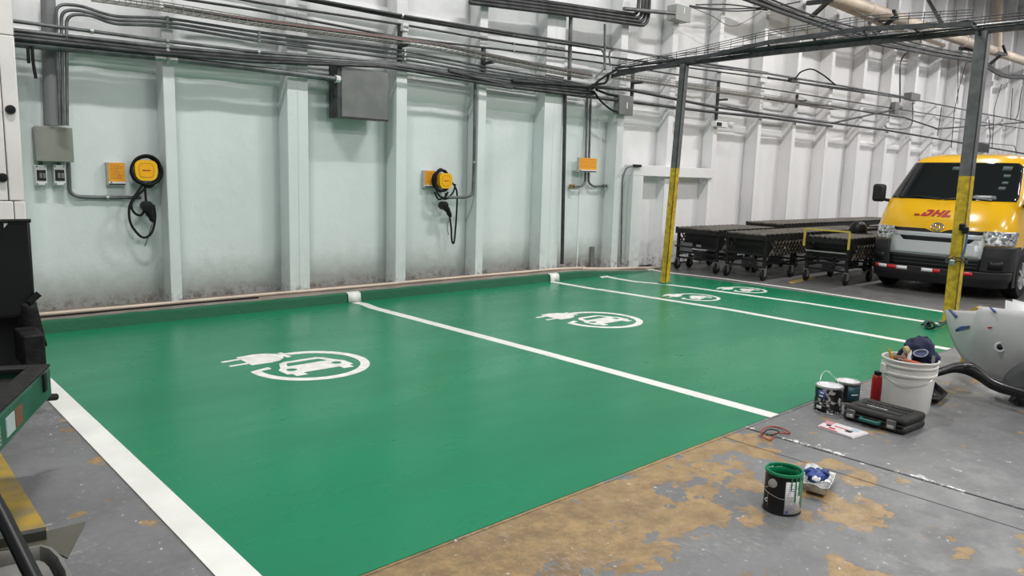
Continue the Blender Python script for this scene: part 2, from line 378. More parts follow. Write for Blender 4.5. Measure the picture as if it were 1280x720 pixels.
# ------------------------------------------------------------------ kerb along the back wall
YW, YC = 8.33, 8.10                     # panel face, column face
def kerb_h(x): return .115 if x < 8.6 else max(.004, .115 * (1 - (x - 8.6) / 1.9))
xs = [-4, 1.0] + [1.5 + .35 * i for i in range(20)] + [8.6 + .19 * i for i in range(11)]
kr = []
for x in xs:
    h = kerb_h(x); j = random.uniform(-.008, .008)
    kr.append([Vector((x, 7.765 + j * .5, 0)), Vector((x, 7.785 + j, h * .88)), Vector((x, 7.815 + j, h)), Vector((x, 8.06, h + .012)), Vector((x, 8.34, h + .015)), Vector((x, 8.42, h + .015))])
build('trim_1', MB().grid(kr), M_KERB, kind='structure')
tr = bpy.data.objects['trim_1']
for x, w in ((4.605, .17), (8.03, .19)):
    build('line_upstand', MB().grid([[Vector((x - w / 2, 7.750, .004)), Vector((x - w / 2, 7.765, .105)), Vector((x - w / 2, 7.815, .124))], [Vector((x + w / 2, 7.750, .004)), Vector((x + w / 2, 7.765, .105)), Vector((x + w / 2, 7.815, .124))]]), M_WHITE, tr, solid=.006)

# ------------------------------------------------------------------ back wall: panels between steel columns, with rounded rails
WH = 8.0
wb = build('wall_back', MB().box((-5, 8.44, 0), (40, 8.56, WH)), M_WALL, kind='structure')
cols = [(1.20, 1.35), (2.62, 2.735), (3.95, 4.205), (5.41, 5.57), (6.75, 6.89), (8.03, 8.42), (9.72, 9.89), (11.1, 11.25), (12.54, 12.67), (14.15, 14.28), (15.59, 15.73), (17.17, 17.31), (18.89, 19.04)]
x = 20.55
while x < 39: cols.append((x, x + .15)); x += 1.62
for a, b in cols:
    m_ = MB().box((a, YC, .0), (b, YC + .018, WH)).box((a, YC + .018, 0), (a + .014, 8.43, WH))
    m_.box((b - .014, YC + .018, 0), (b, 8.43, WH))
    o = build('column', m_, M_WALL, wb, bev=.005)
    if b - a > .22: build('column_seam', MB().box(((a + b) / 2 - .004, YC - .004, .1), ((a + b) / 2 + .004, YC, WH)), M_WALL, o)
prev = -5
edges = [(-5, -5)] + cols + [(40, 40)]
for (a0, a1), (b0, b1) in zip(edges[:-1], edges[1:]):
    k = 6; rows = []; yw = YW + (.06 if a1 > 12 else 0)
    for i in range(k + 1):
        xx = a1 + (b0 - a1) * i / k; rows.append([Vector((xx, yw + random.uniform(-.010, .010) * (0 < i < k), z)) for z in (0, .6, 1.3, 2.0, 2.6, 3.2, 4, 5.5, WH)])
    build('wall_panel', MB().grid(rows), M_WALL, wb, solid=.02, smooth=60)
    for z0, r in (((2.62, .17), (3.45, .16), (5.6, .15)) if a1 < 10 else ((2.62, .10),)):
        q = .55 if a1 > 10 else .8; pr_ = [(yw + .02, z0 - r), (yw - .03 * q, z0 - r * .75), (yw - .055 * q, z0 - r * .2), (yw - .06 * q, z0 + r * .3), (yw - .04 * q, z0 + r * .8), (yw + .02, z0 + r)]
        build('wall_rail', MB().prism(pr_, (a1, 0, 0), Y3, Z3, (b0 - a1, 0, 0)), M_WALL, wb, smooth=70)
# sheet joint and rusty stub in the bay right of the wide column
build('sheet_joint', MB().box((9.10, YW - .02, .05), (9.13, YW, 2.4)), M_WALL, wb)
build('steel_stub', MB().box((9.42, YW - .05, .08), (9.50, YW, .42)), M_GREYBOX2, wb)
build('bare_patch', MB().prism([(-.10, -.03), (.13, -.03), (.14, .10), (.10, .17), (.02, .14), (-.04, .07)], Wl(187, 376, YW - .012), X3, Z3, (0, .004, 0)), mat('bare_grey_patch', (.22, .22, .225), .6, var=.2, vscale=12), wb)
# dropped-in door surround right of the fourth bay
dn = build('door_1', MB().box((10.10, 8.02, .0), (10.38, 8.30, 1.62)), M_WALL, kind='structure')
build('lintel', MB().box((10.10, 8.02, 1.62), (12.52, 8.22, 1.80)), M_WALL, dn, bev=.006)
build('jamb', MB().box((12.42, 8.06, 0), (12.53, 8.30, 1.62)), M_WALL, dn)
build('door_leaf', MB().box((10.38, 8.27, .03), (11.1, 8.31, 1.62)), M_WALL, dn, bev=.004)
build('door_leaf', MB().box((11.25, 8.27, .03), (12.42, 8.31, 1.62)), M_WALL, dn, bev=.004)
# ceiling and lamps (above the frame)
build('ceiling', MB().box((-6, -8, WH), (40, 8.56, WH + .1)), mat('ceiling_sheet', (.55, .56, .57), .6), kind='structure')
lamp0 = None
for (x, y) in LAMPS:
    if lamp0 is None:
        t = thing('hall_lamp', (0, 0, 0), 'white linear lamp hung over the bays', 'lamp', 'hall lamps above the bays')
        build('housing', MB().box((-.75, -.12, .03), (.75, .12, .10)), M_WPLAST, t, bev=.01)
        for s in (-.06, .06): build('tube', MB().tube([(-.7, s, 0), (.7, s, 0)], .016), mat('lamp_tube', (1, .98, .95), emit=6.0), t)
        for s in (-.6, .6): build('hanger', MB().tube([(s, 0, .10), (s, 0, WH - LAMP_Z)], .006, 6), M_GALV, t)
        ld = bpy.data.lights.new('tube_light', 'AREA'); ld.shape = 'RECTANGLE'; ld.size = 1.5; ld.size_y = .25; ld.energy = LAMP_W; ld.color = (1, .985, .965)
        lo = bpy.data.objects.new('tube_light', ld); COL.objects.link(lo); lo.location = (0, 0, -.03); lo.parent = t
        lamp0 = t
    else: t = copy_tree(lamp0)
    t.location = (x, y, LAMP_Z)
    t['label'] = 'white hanging lamp, %s from the left in the row %s' % (('first', 'second', 'third', 'fourth', 'fifth', 'last')[LAMPS.index((x, y)) % 6], ('farthest from the wall', 'in the middle of the hall', 'nearest the wall')[LAMPS.index((x, y)) // 6])

# ------------------------------------------------------------------ conduits on the wall
CG = 'conduit runs along the back wall'
def clips(o, pts, r, mt=M_GALV, every=None, at=()):
    for i in at:
        p = Vector(pts[i]); q = Vector(pts[min(i + 1, len(pts) - 1)]); t = (q - p).normalized()
        build('clip', MB().tube([p - t * .012, p + t * .012], r * 1.35, 8), mt, o)
def conduit(pix, r, Y, label, mt=M_STEEL, name='conduit', fil=.12, at=(), cat='conduit', grp=None, raw=False):
    pts = pix if raw else [Wl(p[0], p[1], p[2] if len(p) > 2 else Y) for p in pix]
    cp = [Vector(p) for p in pts]
    if len(pts) > 2: pts = fillet(pts, fil)
    o = build(name, MB().tube(pts, r, 8), mt, label=label, cat=cat, group=grp, smooth=60)
    if at:
        for i in at:
            p = cp[i] if i >= 0 else cp[0]; q = cp[i + 1] if i + 1 < len(cp) else cp[i - 1]; t = (q - p).normalized()
            p = p + t * .03
            build('clip', MB().tube([p - t * .014, p + t * .014], r * 1.4, 8), M_GALV, o)
    return o
YF = 8.045
# bundle across the upper left
conduit([(14, 26), (110, 38.5), (205, 51), (320, 65), (500, 79), (640, 100), (740, 110)], .017, 8.03, 'thin dark conduit, topmost of the bundle at the white pillar', at=(1, 2, 3))
conduit([(14, 37), (205, 58.5), (320, 69), (500, 81), (640, 103), (740, 113)], .019, 8.03, 'dark conduit second from the top of the bundle right of the white pillar', at=(1,))
conduit([(14, 43), (205, 64), (320, 73), (500, 83), (640, 106), (742, 117)], .026, 8.03, 'thick dark conduit just above the grey pipe that feeds the hanging grey cabinet', M_STEEL2, at=(1,))
conduit([(14, 47), (205, 67.5), (320, 77), (480, 83), (640, 110)], .020, 7.97, 'black conduit lying in front of the thick bundle at the upper left', M_STEEL2)
big = conduit([(14, 54), (205, 72.5), (320, 86), (421, 99)], .033, 8.02, 'thickest grey pipe, running from the white pillar into the grey cabinet', at=(1,))
build('coupling', MB().tube([Wl(193, 71.5, 8.02), Wl(221, 74.5, 8.02)], .036, 10), M_GALV, big)
build('locknut', MB().tube([Wl(419, 98.5, 8.02), Wl(424, 99.5, 8.02)], .045, 10), M_WPLAST, big)
# three elbows rising from the grey box on the left
for i, (xa, ya, xb, l) in enumerate(((69.5, 5, 75, 'outer and highest'), (76.5, 12, 79, 'middle'), (83, 17, 84, 'inner and lowest'))):
    conduit([(xb, 157), (xa, ya + (0, 0, 1)[i]), (xa + 30, ya + 1.5), (140, 21 + 4.5 * i), (205, 22 + 5 * i), (320, 40 + 5.5 * i), (503, 63 + 5.5 * i), (607, 84 + 4 * i), (700, 99 + 3 * i), (742, 108 + 3 * i)], .015, 8.05 - .01 * i,
            'grey conduit, %s of three elbows above the green-grey box' % l, at=(4, 5, 6), fil=.22)
# long high lines
conduit([(385, -2), (500, 19), (640, 41.5), (755, 59), (850, 75), (960, 91)], .017, 8.0, 'upper of the close pair of dark conduits crossing the wide column', M_STEEL2, at=(1,))
conduit([(372, -2), (500, 22.5), (640, 45), (752, 62)], .017, 8.04, 'lower of the close pair of dark conduits crossing the wide column', M_STEEL2)
conduit([(295, -2), (320, 3), (505, 31), (640, 54.5), (760, 71), (960, 98), (1115, 118)], .014, 8.05, 'single dark conduit passing the white outlet box on the thin column', M_STEEL2, at=(2, 3))
conduit([(225, -2), (320, 12.5), (500, 47), (640, 63.5), (740, 77), (960, 111), (1280, 161)], .014, 8.05, 'long thin dark conduit just above the wire cable tray', M_STEEL2, at=(3,))
# heavy group at the top middle, turning up beside the small cabinet
for i, (dy, dx) in enumerate(((0, 0), (4, 5), (8, 9), (12, 13))):
    conduit([(600 - dx, -9 + dy), (700, 5 + dy), (797 + dx, 19 + dy * 1.15), (799 + dx, -4)], .030, 7.98, 'thick dark pipe elbowing up by the small cabinet, %s of four' % ('uppermost', 'second from top', 'third from top', 'lowest')[i], M_STEEL2, fil=.2)
conduit([(780, 11), (812, 14), (843, 17)], .032, 7.9, 'short grey pipe entering the small cabinet at the top', at=())
# low runs right of the plywood bay
conduit([(560, 88), (640, 109), (765, 124.5), (890, 140), (960, 147), (1040, 158)], .026, 8.02, 'thick dark conduit lowest of the wall, ending right of the emergency light', M_STEEL2)
conduit([(640, 101), (735, 108), (785, 112), (890, 133), (960, 143), (1110, 163), (1280, 192)], .026, 8.0, 'thick dark conduit dipping from the tray corner to the far right', M_STEEL2)
conduit([(900, 131), (960, 143), (1050, 155)], .013, 7.98, 'thin stub conduit above the emergency light')
conduit([(850, 79), (960, 92), (1050, 107), (1130, 121)], .022, 7.95, 'grey conduit from the first post to the far junction box', at=())
conduit([(960, 97), (1040, 110), (1140, 124), (1280, 152)], .02, 8.03, 'pale grey conduit below the looped cable at the right')
conduit([(960, 124), (1040, 133), (1130, 147), (1172, 161), (1280, 153)], .022, 7.98, 'sagging dark cable run over the van roof', M_STEEL2, 'cable_run', cat='cable')
conduit([(1040, 154), (1085, 144), (1128, 135)], .022, 7.97, 'dark conduit slanting up to the long grey junction box', M_STEEL2)
conduit([(1125, 128), (1125, 72), (1140, 62), (1155, 64)], .02, 8.0, 'grey conduit dropping from the sagging bundle to the junction box', fil=.5)
conduit([(1141, 128), (1141, 157), (1130, 162), (1108, 160), (1106, 157)], .016, 8.02, 'thin conduit hanging in a hook from the square junction box', fil=.4)
conduit([(1177, 134), (1172, 170)], .016, 8.0, 'short upright conduit left of the grey and yellow post')
conduit([(1211, 150), (1208, 182)], .013, 8.0, 'short upright dark conduit just right of the leaning cable over the van', M_STEEL2)
conduit([(1236, 150), (1238, 170), (1234, 192)], .013, 8.0, 'wavy upright cable right of the grey and yellow post', M_STEEL2, 'cable', cat='cable')
conduit([(1227, 142), (1272, 150), (1276, 118), (1278, 108)], .02, 8.0, 'conduit bending up at the right edge of the picture', fil=.5)
conduit([(1222, 178), (1268, 182), (1271, 192)], .014, 8.0, 'thin conduit turning down at the right above the van roof')
conduit([(994, 99), (1000, 90), (1014, 85), (1030, 94), (1044, 106)], .016, 7.9, 'black cable arched over the conduits beside the round box', M_RUBBER, 'cable', fil=.3, cat='cable')
# corner jumble above the orange sign
conduit([(745, 96), (756, 86), (755, 62), (720, 56), (640, 44)], .015, 7.97, 'conduit bending down beside the upright pair above the hanging sign')
conduit([(756, 88), (756, 30)], .018, 7.98, 'upright conduit from the top bundle down to the tray corner')
conduit([(763, 83), (761, 64), (770, 62), (850, 76)], .014, 7.96, 'thin conduit turning from upright to the first post')
conduit([(735, 112), (752, 98), (762, 92), (771, 87)], .018, 7.9, 'curved dark cable in the corner above the hanging sign', M_RUBBER, 'cable', fil=.2, cat='cable')
conduit([(740, 106), (758, 104), (761, 92)], .018, 7.93, 'short black cable elbow below the tray corner', M_RUBBER, 'cable', cat='cable')
conduit([(742, 114), (752, 128), (765, 138), (772, 140)], .016, 7.99, 'black cable looping into the left side of the small grey box', M_RUBBER, 'cable', fil=.25, cat='cable')
conduit([(745, 112), (760, 118), (772, 120)], .02, 7.99, 'short thick cable entering the small grey box', M_RUBBER, 'cable', cat='cable')
conduit([(746, 100), (747, 140), (750, 165), (752, 187)], .006, 8.25, 'thin pale wire hanging beside the conduits of the third sign', M_WPLAST, 'wire', cat='wire')
# vertical ducts on the left
conduit([(60, -3), (64, 157)], .062, 8.2, 'wide grey duct rising behind the bundle from the green-grey box', mat('grey_duct', (.21, .215, .22), .5, .1), 'duct', cat='duct')
conduit([(706.5, 118), (702.5, 330)], .028, 8.06, 'tall dark pipe standing along the wide column down to the kerb', M_STEEL2, 'standpipe', cat='pipe')
conduit([(713.5, 20), (711.5, 100)], .030, 8.06, 'grey pipe continuing above the conduits beside the wide column', M_STEEL, 'standpipe', cat='pipe')
# black cable tails hanging under the thick pipe
for a, l in (([(35, 60), (35.5, 72), (36, 79)], 'shorter black cable tail hanging under the thick pipe'), ([(40, 58), (41.5, 80), (45, 98)], 'longer black cable tail hanging under the thick pipe')):
    conduit(a, .014, 7.98, l, M_RUBBER, 'cable_tail', cat='cable')
# sagging cables at the upper right
rnd = random.Random(3)
for i in range(6):
    d = rnd.uniform(-3, 3) + i * 2 - 5
    conduit(spline([Wl(930 - i * 3, -9 + d, 7.8), Wl(1010, 24 + d, 7.8), Wl(1090, 46 + d + i, 7.75), Wl(1170, 66 + d * .9, 7.75), Wl(1222, 76 + d * .8, 7.75), Wl(1252, 94 + d * .4, 7.75), Wl(1281, 97 + d * .4, 7.75)], 6), .022 + .006 * (i % 3), 0,
            'dark cable in the sagging bundle under the cream pipe, %s of six' % ('topmost', 'second', 'third', 'fourth', 'fifth', 'lowest')[i], M_STEEL2, 'cable', cat='cable', raw=True)
for i, a in enumerate(([(862, 7), (900, 11), (960, 9), (1000, 2)], [(862, 9), (920, 14), (975, 11), (1010, 24)], [(862, 8), (890, 20), (915, 33), (940, 22), (952, 14)], [(870, 6), (915, 6), (960, 13)])):
    conduit(spline([Wl(p[0], p[1], 7.95) for p in a], 6), .012 if i != 2 else .006, 0, ('slack cable from the small cabinet rising to the right', 'lower slack cable from the small cabinet joining the bundle', 'thin wire drooping in a loop right of the small cabinet', 'short straight cable right of the small cabinet')[i], M_STEEL2, 'cable', cat='cable', raw=True)
for i, a in enumerate(([(1208, 78), (1200, 105), (1193, 138), (1189, 185)], [(1252, 105), (1243, 135), (1240, 185)], [(1198, 70), (1197, 130)], [(1266, 110), (1263, 150)])):
    conduit([(p[0], p[1]) for p in a], .010, 7.9, ('dangling black cable left of the right post, with a loose plug', 'thin cable hanging right of the right post', 'thin wire hanging down from the sagging bundle', 'short thin wire at the right edge under the bundle')[i], M_RUBBER, 'cable', cat='cable')
for i, a in enumerate(([(703 - 680, 330), (23, 330)],)): pass
# pale pipe lying along the foot of the wall
pp = [F(55, 396, .14), F(120, 389, .14), F(200, 381, .14)] + [Vector((x, 8.03 + .015 * math.sin(x * 2.2), kerb_h(x) + .028)) for x in (3.0, 3.6, 4.4, 5.2, 6.0, 6.8, 7.6, 8.4, 9.0)]
pp = [Vector((x, 8.02 + .012 * math.sin(x * 2.2), kerb_h(x) + .03)) for x in (1.1, 1.6, 2.2, 2.8, 3.6, 4.4, 5.2, 6.0, 6.8, 7.6, 8.3, 9.0)]
conduit(spline(pp, 4), .018, 0, 'cream conduit lying on the kerb along the foot of the wall', M_CREAM, 'floor_conduit', raw=True, cat='pipe')
conduit(spline([Vector((x, 7.965 + .01 * math.sin(x * 3), kerb_h(x) + .014)) for x in (1.0, 1.5, 2.0, 2.6, 3.0, 3.5)], 4), .009, 0, 'thin dark cable on the kerb in front of the first charger bay', M_RUBBER, 'floor_cable', raw=True, cat='cable')
conduit([Vector((8.9, 8.0, kerb_h(8.9) + .02)), Vector((9.6, 7.98, kerb_h(9.6) + .02)), Vector((10.9, 7.95, .025))], .02, 0, 'cream conduit at the foot of the door surround', M_CREAM, 'floor_conduit', raw=True, cat='pipe')
# conduit of the door surround, with a black end box
o = conduit([(776, 330), (778, 222), (783, 209), (800, 207)], .013, 8.0, 'grey flexible conduit climbing beside the door surround', M_STEEL, fil=.3)
build('end_box', MB().bar(Wl(792, 207, 8.0), Wl(801, 207.5, 8.0), .04, .04), M_BLACK, o)

# wire mesh cable tray along the wall
def wire_tray(name, path, w, h, axis, label, step=.09, mt=M_DARKST, r=.0035):
    path = [Vector(p) for p in path]; t = thing(name, path[0], label, 'cable tray'); ax = Vector(axis)
    for s in (0, 1):
        for z in (0, h): build('rail', MB().tube([p + ax * w * s + Z3 * z for p in path], r * 1.5, 6), mt, t)
    wires = MB()
    for a, b in zip(path[:-1], path[1:]):
        n = max(1, int((b - a).length / step))
        for i in range(n):
            p = a + (b - a) * (i / n); wires.tube([p + Z3 * h, p, p + ax * w, p + ax * w + Z3 * h], r, 4)
    for s in (.33, .66): wires.tube([p + ax * w * s for p in path], r, 4)
    wires.tube([p + Z3 * h * .5 for p in path], r, 4)
    build('wire_mesh', wires, mt, t, kind='stuff')
    return t
wt = wire_tray('wire_tray', [Wl(120, -2, 7.86), Wl(205, 10, 7.86), Wl(320, 29, 7.86), Wl(487, 51, 7.86), Wl(560, 62, 7.86), Wl(640, 79, 7.86), Wl(740, 98, 7.86)], .16, .055, (0, 1, 0), 'wire mesh cable tray crossing the wall below the top conduits', mt=mat('tray_wire', (.24, .22, .20), .5, .4))
for i in range(3): build('tray_cable', MB().tube(spline([Wl(p[0], p[1] - 1.5 - i, 7.92 + .04 * i) for p in ((205, 10), (320, 28), (487, 50), (560, 60), (640, 77), (740, 96))], 4), .012), mat('tray_cable_red', (.30, .10, .09), .6) if i == 1 else M_STEEL2, wt)
wt2 = wire_tray('wire_tray', [Wl(775, 97, 7.88), Wl(880, 112, 7.88), Wl(960, 123, 7.88), Wl(1050, 137, 7.88)], .16, .07, (0, 1, 0), 'wire mesh cable tray right of the first post, under the thin conduits', mt=MATS['tray_wire'])
# steel stand-off brackets that carry the runs
for i, (px, y0, y1) in enumerate(((501, 30, 85), (606, 58, 100), (793, 84, 124), (900, 100, 150), (998, 118, 135))):
    a, b = Wl(px, y0, 8.05), Wl(px + 1, y1, 8.05)
    t = thing('strut_bracket', (a.x, 8.08, b.z), 'grey steel strut carrying the conduits %s' % ('on the thin column right of the grey cabinet', 'on the column right of the second charger', 'right of the plywood bay', 'above the emergency light', 'on the far column behind the arched cable')[i], 'bracket')
    build('channel', MB().box((a.x - .02, 8.05, b.z), (a.x + .02, 8.098, a.z)), M_DARKST, t); build('arm', MB().box((a.x - .018, 7.86, (a.z + b.z) / 2 - .02), (a.x + .018, 8.05, (a.z + b.z) / 2 + .015)), M_DARKST, t)
ob = Wl(507, 34, 8.0)
t = thing('outlet_box', (ob.x, 8.0, ob.z), 'small white outlet box on the thin column', 'box'); build('box', MB().cbox((ob.x, 8.04, ob.z), (.085, .1, .10)), M_WPLAST, t, bev=.008)
for s in (-1, 1): build('knockout', MB().lathe([(.0, -.004), (.016, -.004), (.016, .0)], (ob.x + .018 * s, 7.99, ob.z), 12, 'y'), M_GREYBOX2, t)

# ------------------------------------------------------------------ boxes, signs and chargers on the wall
def plaque(px0, py0, px1, py1, Y): a, b = Wl(px0, py0, Y), Wl(px1, py1, Y); return a.x, b.x, min(a.z, b.z), max(a.z, b.z)
def cabinet(px0, py0, px1, py1, Y, d, label, mt, name='cabinet', cat='cabinet', lidm=None, tall=None):
    x0, x1, z0, z1 = plaque(px0, py0, px1, py1, Y)
    if tall: z0 = z1 - tall
    t = thing(name, ((x0 + x1) / 2, Y + d, z0), label, cat)
    build('body', MB().box((x0 + .008, Y + .02, z0 + .008), (x1 - .008, Y + d, z1 - .008)), mt, t, bev=.006)
    l = build('lid', MB().box((x0, Y, z0), (x1, Y + .02, z1)), lidm or mt, t, bev=.007)
    sc = [(x0 + .03, z0 + .03), (x1 - .03, z0 + .03), (x0 + .03, z1 - .03), (x1 - .03, z1 - .03)]
    for x, z in sc: build('screw', MB().lathe([(0, -.003), (.006, -.003), (.006, 0)], (x, Y, z), 10, 'y'), M_GALV, l)
    return t, (x0, x1, z0, z1)
t, b = cabinet(42, 157, 93, 203, 8.16, .15, 'flat green-grey box at the left, with two breaker boxes below it', M_GREYBOX)
for i, px in enumerate((52, 75)):
    x0, x1, z0, z1 = plaque(px - 8, 206, px + 8, 232, 8.2)
    t = thing('breaker_box', ((x0 + x1) / 2, 8.31, z0), 'small white breaker box with a dark window, %s of the two below the grey box' % ('left', 'right')[i], 'breaker box', 'breaker boxes below the grey box')
    build('body', MB().box((x0, 8.21, z0), (x1, 8.31, z1)), M_WPLAST, t, bev=.008)
    wn = build('window', MB().box((x0 + .008, 8.203, z0 + .045), (x1 - .008, 8.21, z1 - .045)), mat('smoked_window', (.02, .02, .022), .12), t, bev=.003)
    for k in range(2): build('breaker', MB().box((x0 + .03 + k * .03, 8.199, z0 + .07), (x0 + .052 + k * .03, 8.204, z1 - .075)), M_GREYBOX2, wn)
    build('gland', MB().tube([(x0 + .055, 8.26, z1), (x0 + .055, 8.26, z1 + .035)], .018, 10), mat('green_gland', (.02, .18, .10), .5), t)
    for sx in (x0 + .012, x1 - .012):
        for sz in (z0 + .015, z1 - .015): build('screw', MB().lathe([(0, -.003), (.006, -.003), (.006, 0)], (sx, 8.208, sz), 8, 'y'), M_BLACK, t)
conduit([(85.5, 203), (87, 240), (96, 246), (130, 247), (176, 247)], .019, 8.28, 'grey conduit bending from the grey box to the first charger', fil=.1, at=(3,))
cb, b = cabinet(427, 83, 485, 152, 7.99, .22, 'large grey steel cabinet hung on the wall below the conduits', M_GREYBOX2)
rust = mat('rusty_edge', (.045, .035, .03), .8, var=.4, vscale=30)
build('rusty_edge', MB().box((b[0], 7.985, b[2] - .002), (b[1], 7.99, b[2] + .02)), rust, cb)
build('side_flange', MB().box((b[0] - .05, 8.0, b[2]), (b[0], 8.2, b[3] + .04)), M_DARKST, cb)
for z in (.25, .45): build('side_hole', MB().lathe([(0, -.002), (.022, -.002), (.022, 0)], (b[0] - .05, 8.08, b[2] + z), 12, 'x'), M_BLACK, cb)
cabinet(775, 118, 791, 145, 7.97, .13, 'small grey box with a white tag on the stud right of the plywood bay', M_GREYBOX2, 'junction_box', 'box')
x0, x1, z0, z1 = plaque(775, 118, 791, 145, 7.97); build('tag', MB().box(((x0 + x1) / 2 + .0, 7.966, (z0 + z1) / 2 - .05), ((x0 + x1) / 2 + .03, 7.97, (z0 + z1) / 2 + .05)), M_WPLAST, [o for o in COL.objects if o.name.startswith('junction_box')][-1])
t, b = cabinet(846, 4, 863, 29, 7.9, .2, 'small pale grey cabinet at the top, right of the elbowed pipes', mat('pale_enclosure', (.34, .35, .33), .45), 'junction_box', 'box')
build('tag', MB().box(((b[0] + b[1]) / 2, 7.896, (b[2] + b[3]) / 2), ((b[0] + b[1]) / 2 + .03, 7.9, (b[2] + b[3]) / 2 + .1)), M_WPLAST, t)
cabinet(1120, 127, 1123, 143, 7.95, .12, 'upright grey junction box in the middle of the far conduits', M_GREYBOX2, 'junction_box', 'box')
cabinet(1140, 115, 1150, 127, 7.9, .2, 'square dark junction box at the end of the grey conduit', M_GREYBOX2, 'junction_box', 'box')
cabinet(1222, 178, 1236, 191, 7.95, .15, 'dark box low on the wall above the van roof', M_DARKST, 'junction_box', 'box')
cabinet(990, 97, 997, 104, 7.95, .1, 'small round-edged dark box under the arched cable', M_DARKST, 'junction_box', 'box')
cabinet(951, 96, 959, 104, 8.0, .08, 'small white outlet box on the far conduit', M_WPLAST, 'junction_box', 'box')
# emergency light
x0, x1, z0, z1 = plaque(895, 151, 909, 160, 8.0)
t = thing('emergency_light', ((x0 + x1) / 2, 8.1, z0), 'white emergency light with two small heads on the column', 'lamp')
build('body', MB().box((x0, 8.0, z0), (x1, 8.10, z1)), M_WPLAST, t, bev=.012)
build('panel', MB().box((x0 + .03, 7.995, z0 + .02), (x0 + .20, 8.0, z1 - .02)), M_BLACK, t)
build('head', MB().tube([(x1 + .10, 8.03, z0 + .08), (x1 + .14, 7.96, z0 + .05)], [.05, .065], 12), M_WPLAST, t); build('stem', MB().tube([(x1 - .02, 8.05, z0 + .1), (x1 + .10, 8.03, z0 + .08)], .012), M_WPLAST, t)
build('feed', MB().tube([(x0 + .1, 8.07, z1), (x0 + .1, 8.07, z1 + .18)], .014), M_STEEL2, t)

def sign(px0, py0, px1, py1, Y, label, lines=9, deep=None):
    x0, x1, z0, z1 = plaque(px0, py0, px1, py1, Y)
    t = thing('orange_sign', ((x0 + x1) / 2, YW, z0), label, 'sign'); h = z1 - z0; zb = z0 + h * .14; zc = z0 + h * .05
    build('back_box', MB().box((x0 - .012, Y + .006, z0 - .01), (x1, Y + deep if deep else YW - .01, z1)), mat('sign_back', (.45, .45, .43), .4), t, bev=.003)
    p = build('plate', MB().box((x0, Y, zb), (x1, Y + .006, z1)), M_ORANGE, t)
    build('white_strip', MB().box((x0, Y, zc), (x1, Y + .006, zb)), M_WPLAST, t)
    build('black_strip', MB().box((x0, Y, z0), (x1, Y + .006, zc)), M_BLACK, t)
    pr_ = MB(); rr = random.Random(5)
    for i in range(lines):
        z = z1 - h * .10 - i * h * .70 / lines; a = x0 + .014 + rr.random() * .006; e = x1 - .012 - rr.random() * .05
        while a < e:
            q = a + rr.uniform(.01, .03); pr_.box((a, Y - .0008, z - h * .012), (min(q, e), Y, z + h * .012)); a = q + .005
    build('print', pr_, mat('sign_print', (.30, .075, .01), .6), p)
    build('logo', MB().prism([(0, 0), (.02, 0), (.01, .018)], (x0 + .012, Y, zc + h * .02), X3, Z3, (0, -.001, 0)), M_BLACK, t)
    for x in (x0 + .008, x1 - .008): build('rivet', MB().lathe([(0, -.004), (.006, -.003), (.007, 0)], (x, Y, z1 - .01), 8, 'y'), M_GALV, t)
    return t
sign(135, 203, 157, 231, 8.24, 'orange notice on the wall left of the first charger')
sign(531.5, 213, 543.5, 234, 8.26, 'smaller orange notice left of the second charger')
sg = sign(725, 197, 745.5, 215, 8.14, 'orange notice hanging on the conduit pair in the plywood bay', 5, .05)

def charger(px, py, s, label, loops, plug, wire, ring, Y=8.16):
    c = Wl(px, py, Y); t = thing('wall_charger', (c.x, YW, c.z), label, 'charger')
    def fn(d): return lambda v: Vector((c.x + v.x * s, Y - d + v.z, c.z + v.y * s))
    build('back_plate', fill2d([rrect(0, 0, .20, .20, .07)], lambda v: Vector((c.x + v.x * s, Y + .11 + v.z, c.z + v.y * s)), .055), M_BLACK, t)
    bd = build('body', fill2d([[(x * (1 - .10 * max(0, -y / .11)), y) for x, y in rrect(0, 0, .225, .215, .065)]], fn(-.02), .035), M_YEL, t, bev=.012)
    o_ = rrect(0, 0, .15, .15, .045); build('groove', fill2d([o_, [(x * .955, y * .955) for x, y in o_]], fn(.016), .0012), mat('charger_line', (.16, .07, .005), .5), bd)
    fcp = build('face', fill2d([[(x * .95, y * .95) for x, y in o_]], fn(.0155), .001), mat('charger_face', (.92, .42, .004), .38), bd)
    wm = MB(); rr = random.Random(2); a = -.04
    while a < .04:
        q = a + rr.uniform(.008, .014); wm.box((c.x + a * s, Y - .0185, c.z - .006 * s), (c.x + min(q, .042) * s, Y - .0172, c.z + .006 * s)); a = q + .003
    build('name_mark', wm, mat('charger_mark', (.25, .02, .01), .5), fcp)
    cab = MB()
    for k in range(3):
        rx, ry, dx, dz, dy = ring[k]
        cab.tube([(c.x + dx + rx * math.cos(g), Y + dy + .02 * math.sin(g * 2 + k), c.z + dz + ry * math.sin(g)) for g in [2 * PI * i / 36 for i in range(36)]], .0135, 8, True)
    build('coiled_cable', cab, M_RUBBER, t, smooth=60)
    for lp in loops: build('cable_loop', MB().tube(spline([Wl(p[0], p[1], p[2] if len(p) > 2 else Y) for p in lp], 8), .0125, 8), M_RUBBER, t, smooth=60)
    # connector: round head, bent grip
    a, b_, e = [Wl(p[0], p[1], Y) for p in plug]
    pg = build('plug', MB().tube([a + Vector((0, .05, 0)), a + Vector((0, .02, .0)), a + Vector((0, -.045, 0)), a + Vector((0, -.05, 0))], [.052, .058, .058, .035], 16), M_BLACK, t, smooth=50)
    build('grip', MB().tube(spline([a, b_, e], 5), [.050] * 3 + [.043] * 3 + [.034] * 3 + [.024] * 2, 10), M_BLACK, pg, smooth=60)
    build('tether', MB().tube(spline([Wl(p[0], p[1], Y) for p in wire], 5), .0035, 5), M_RUBBER, t)
    return t
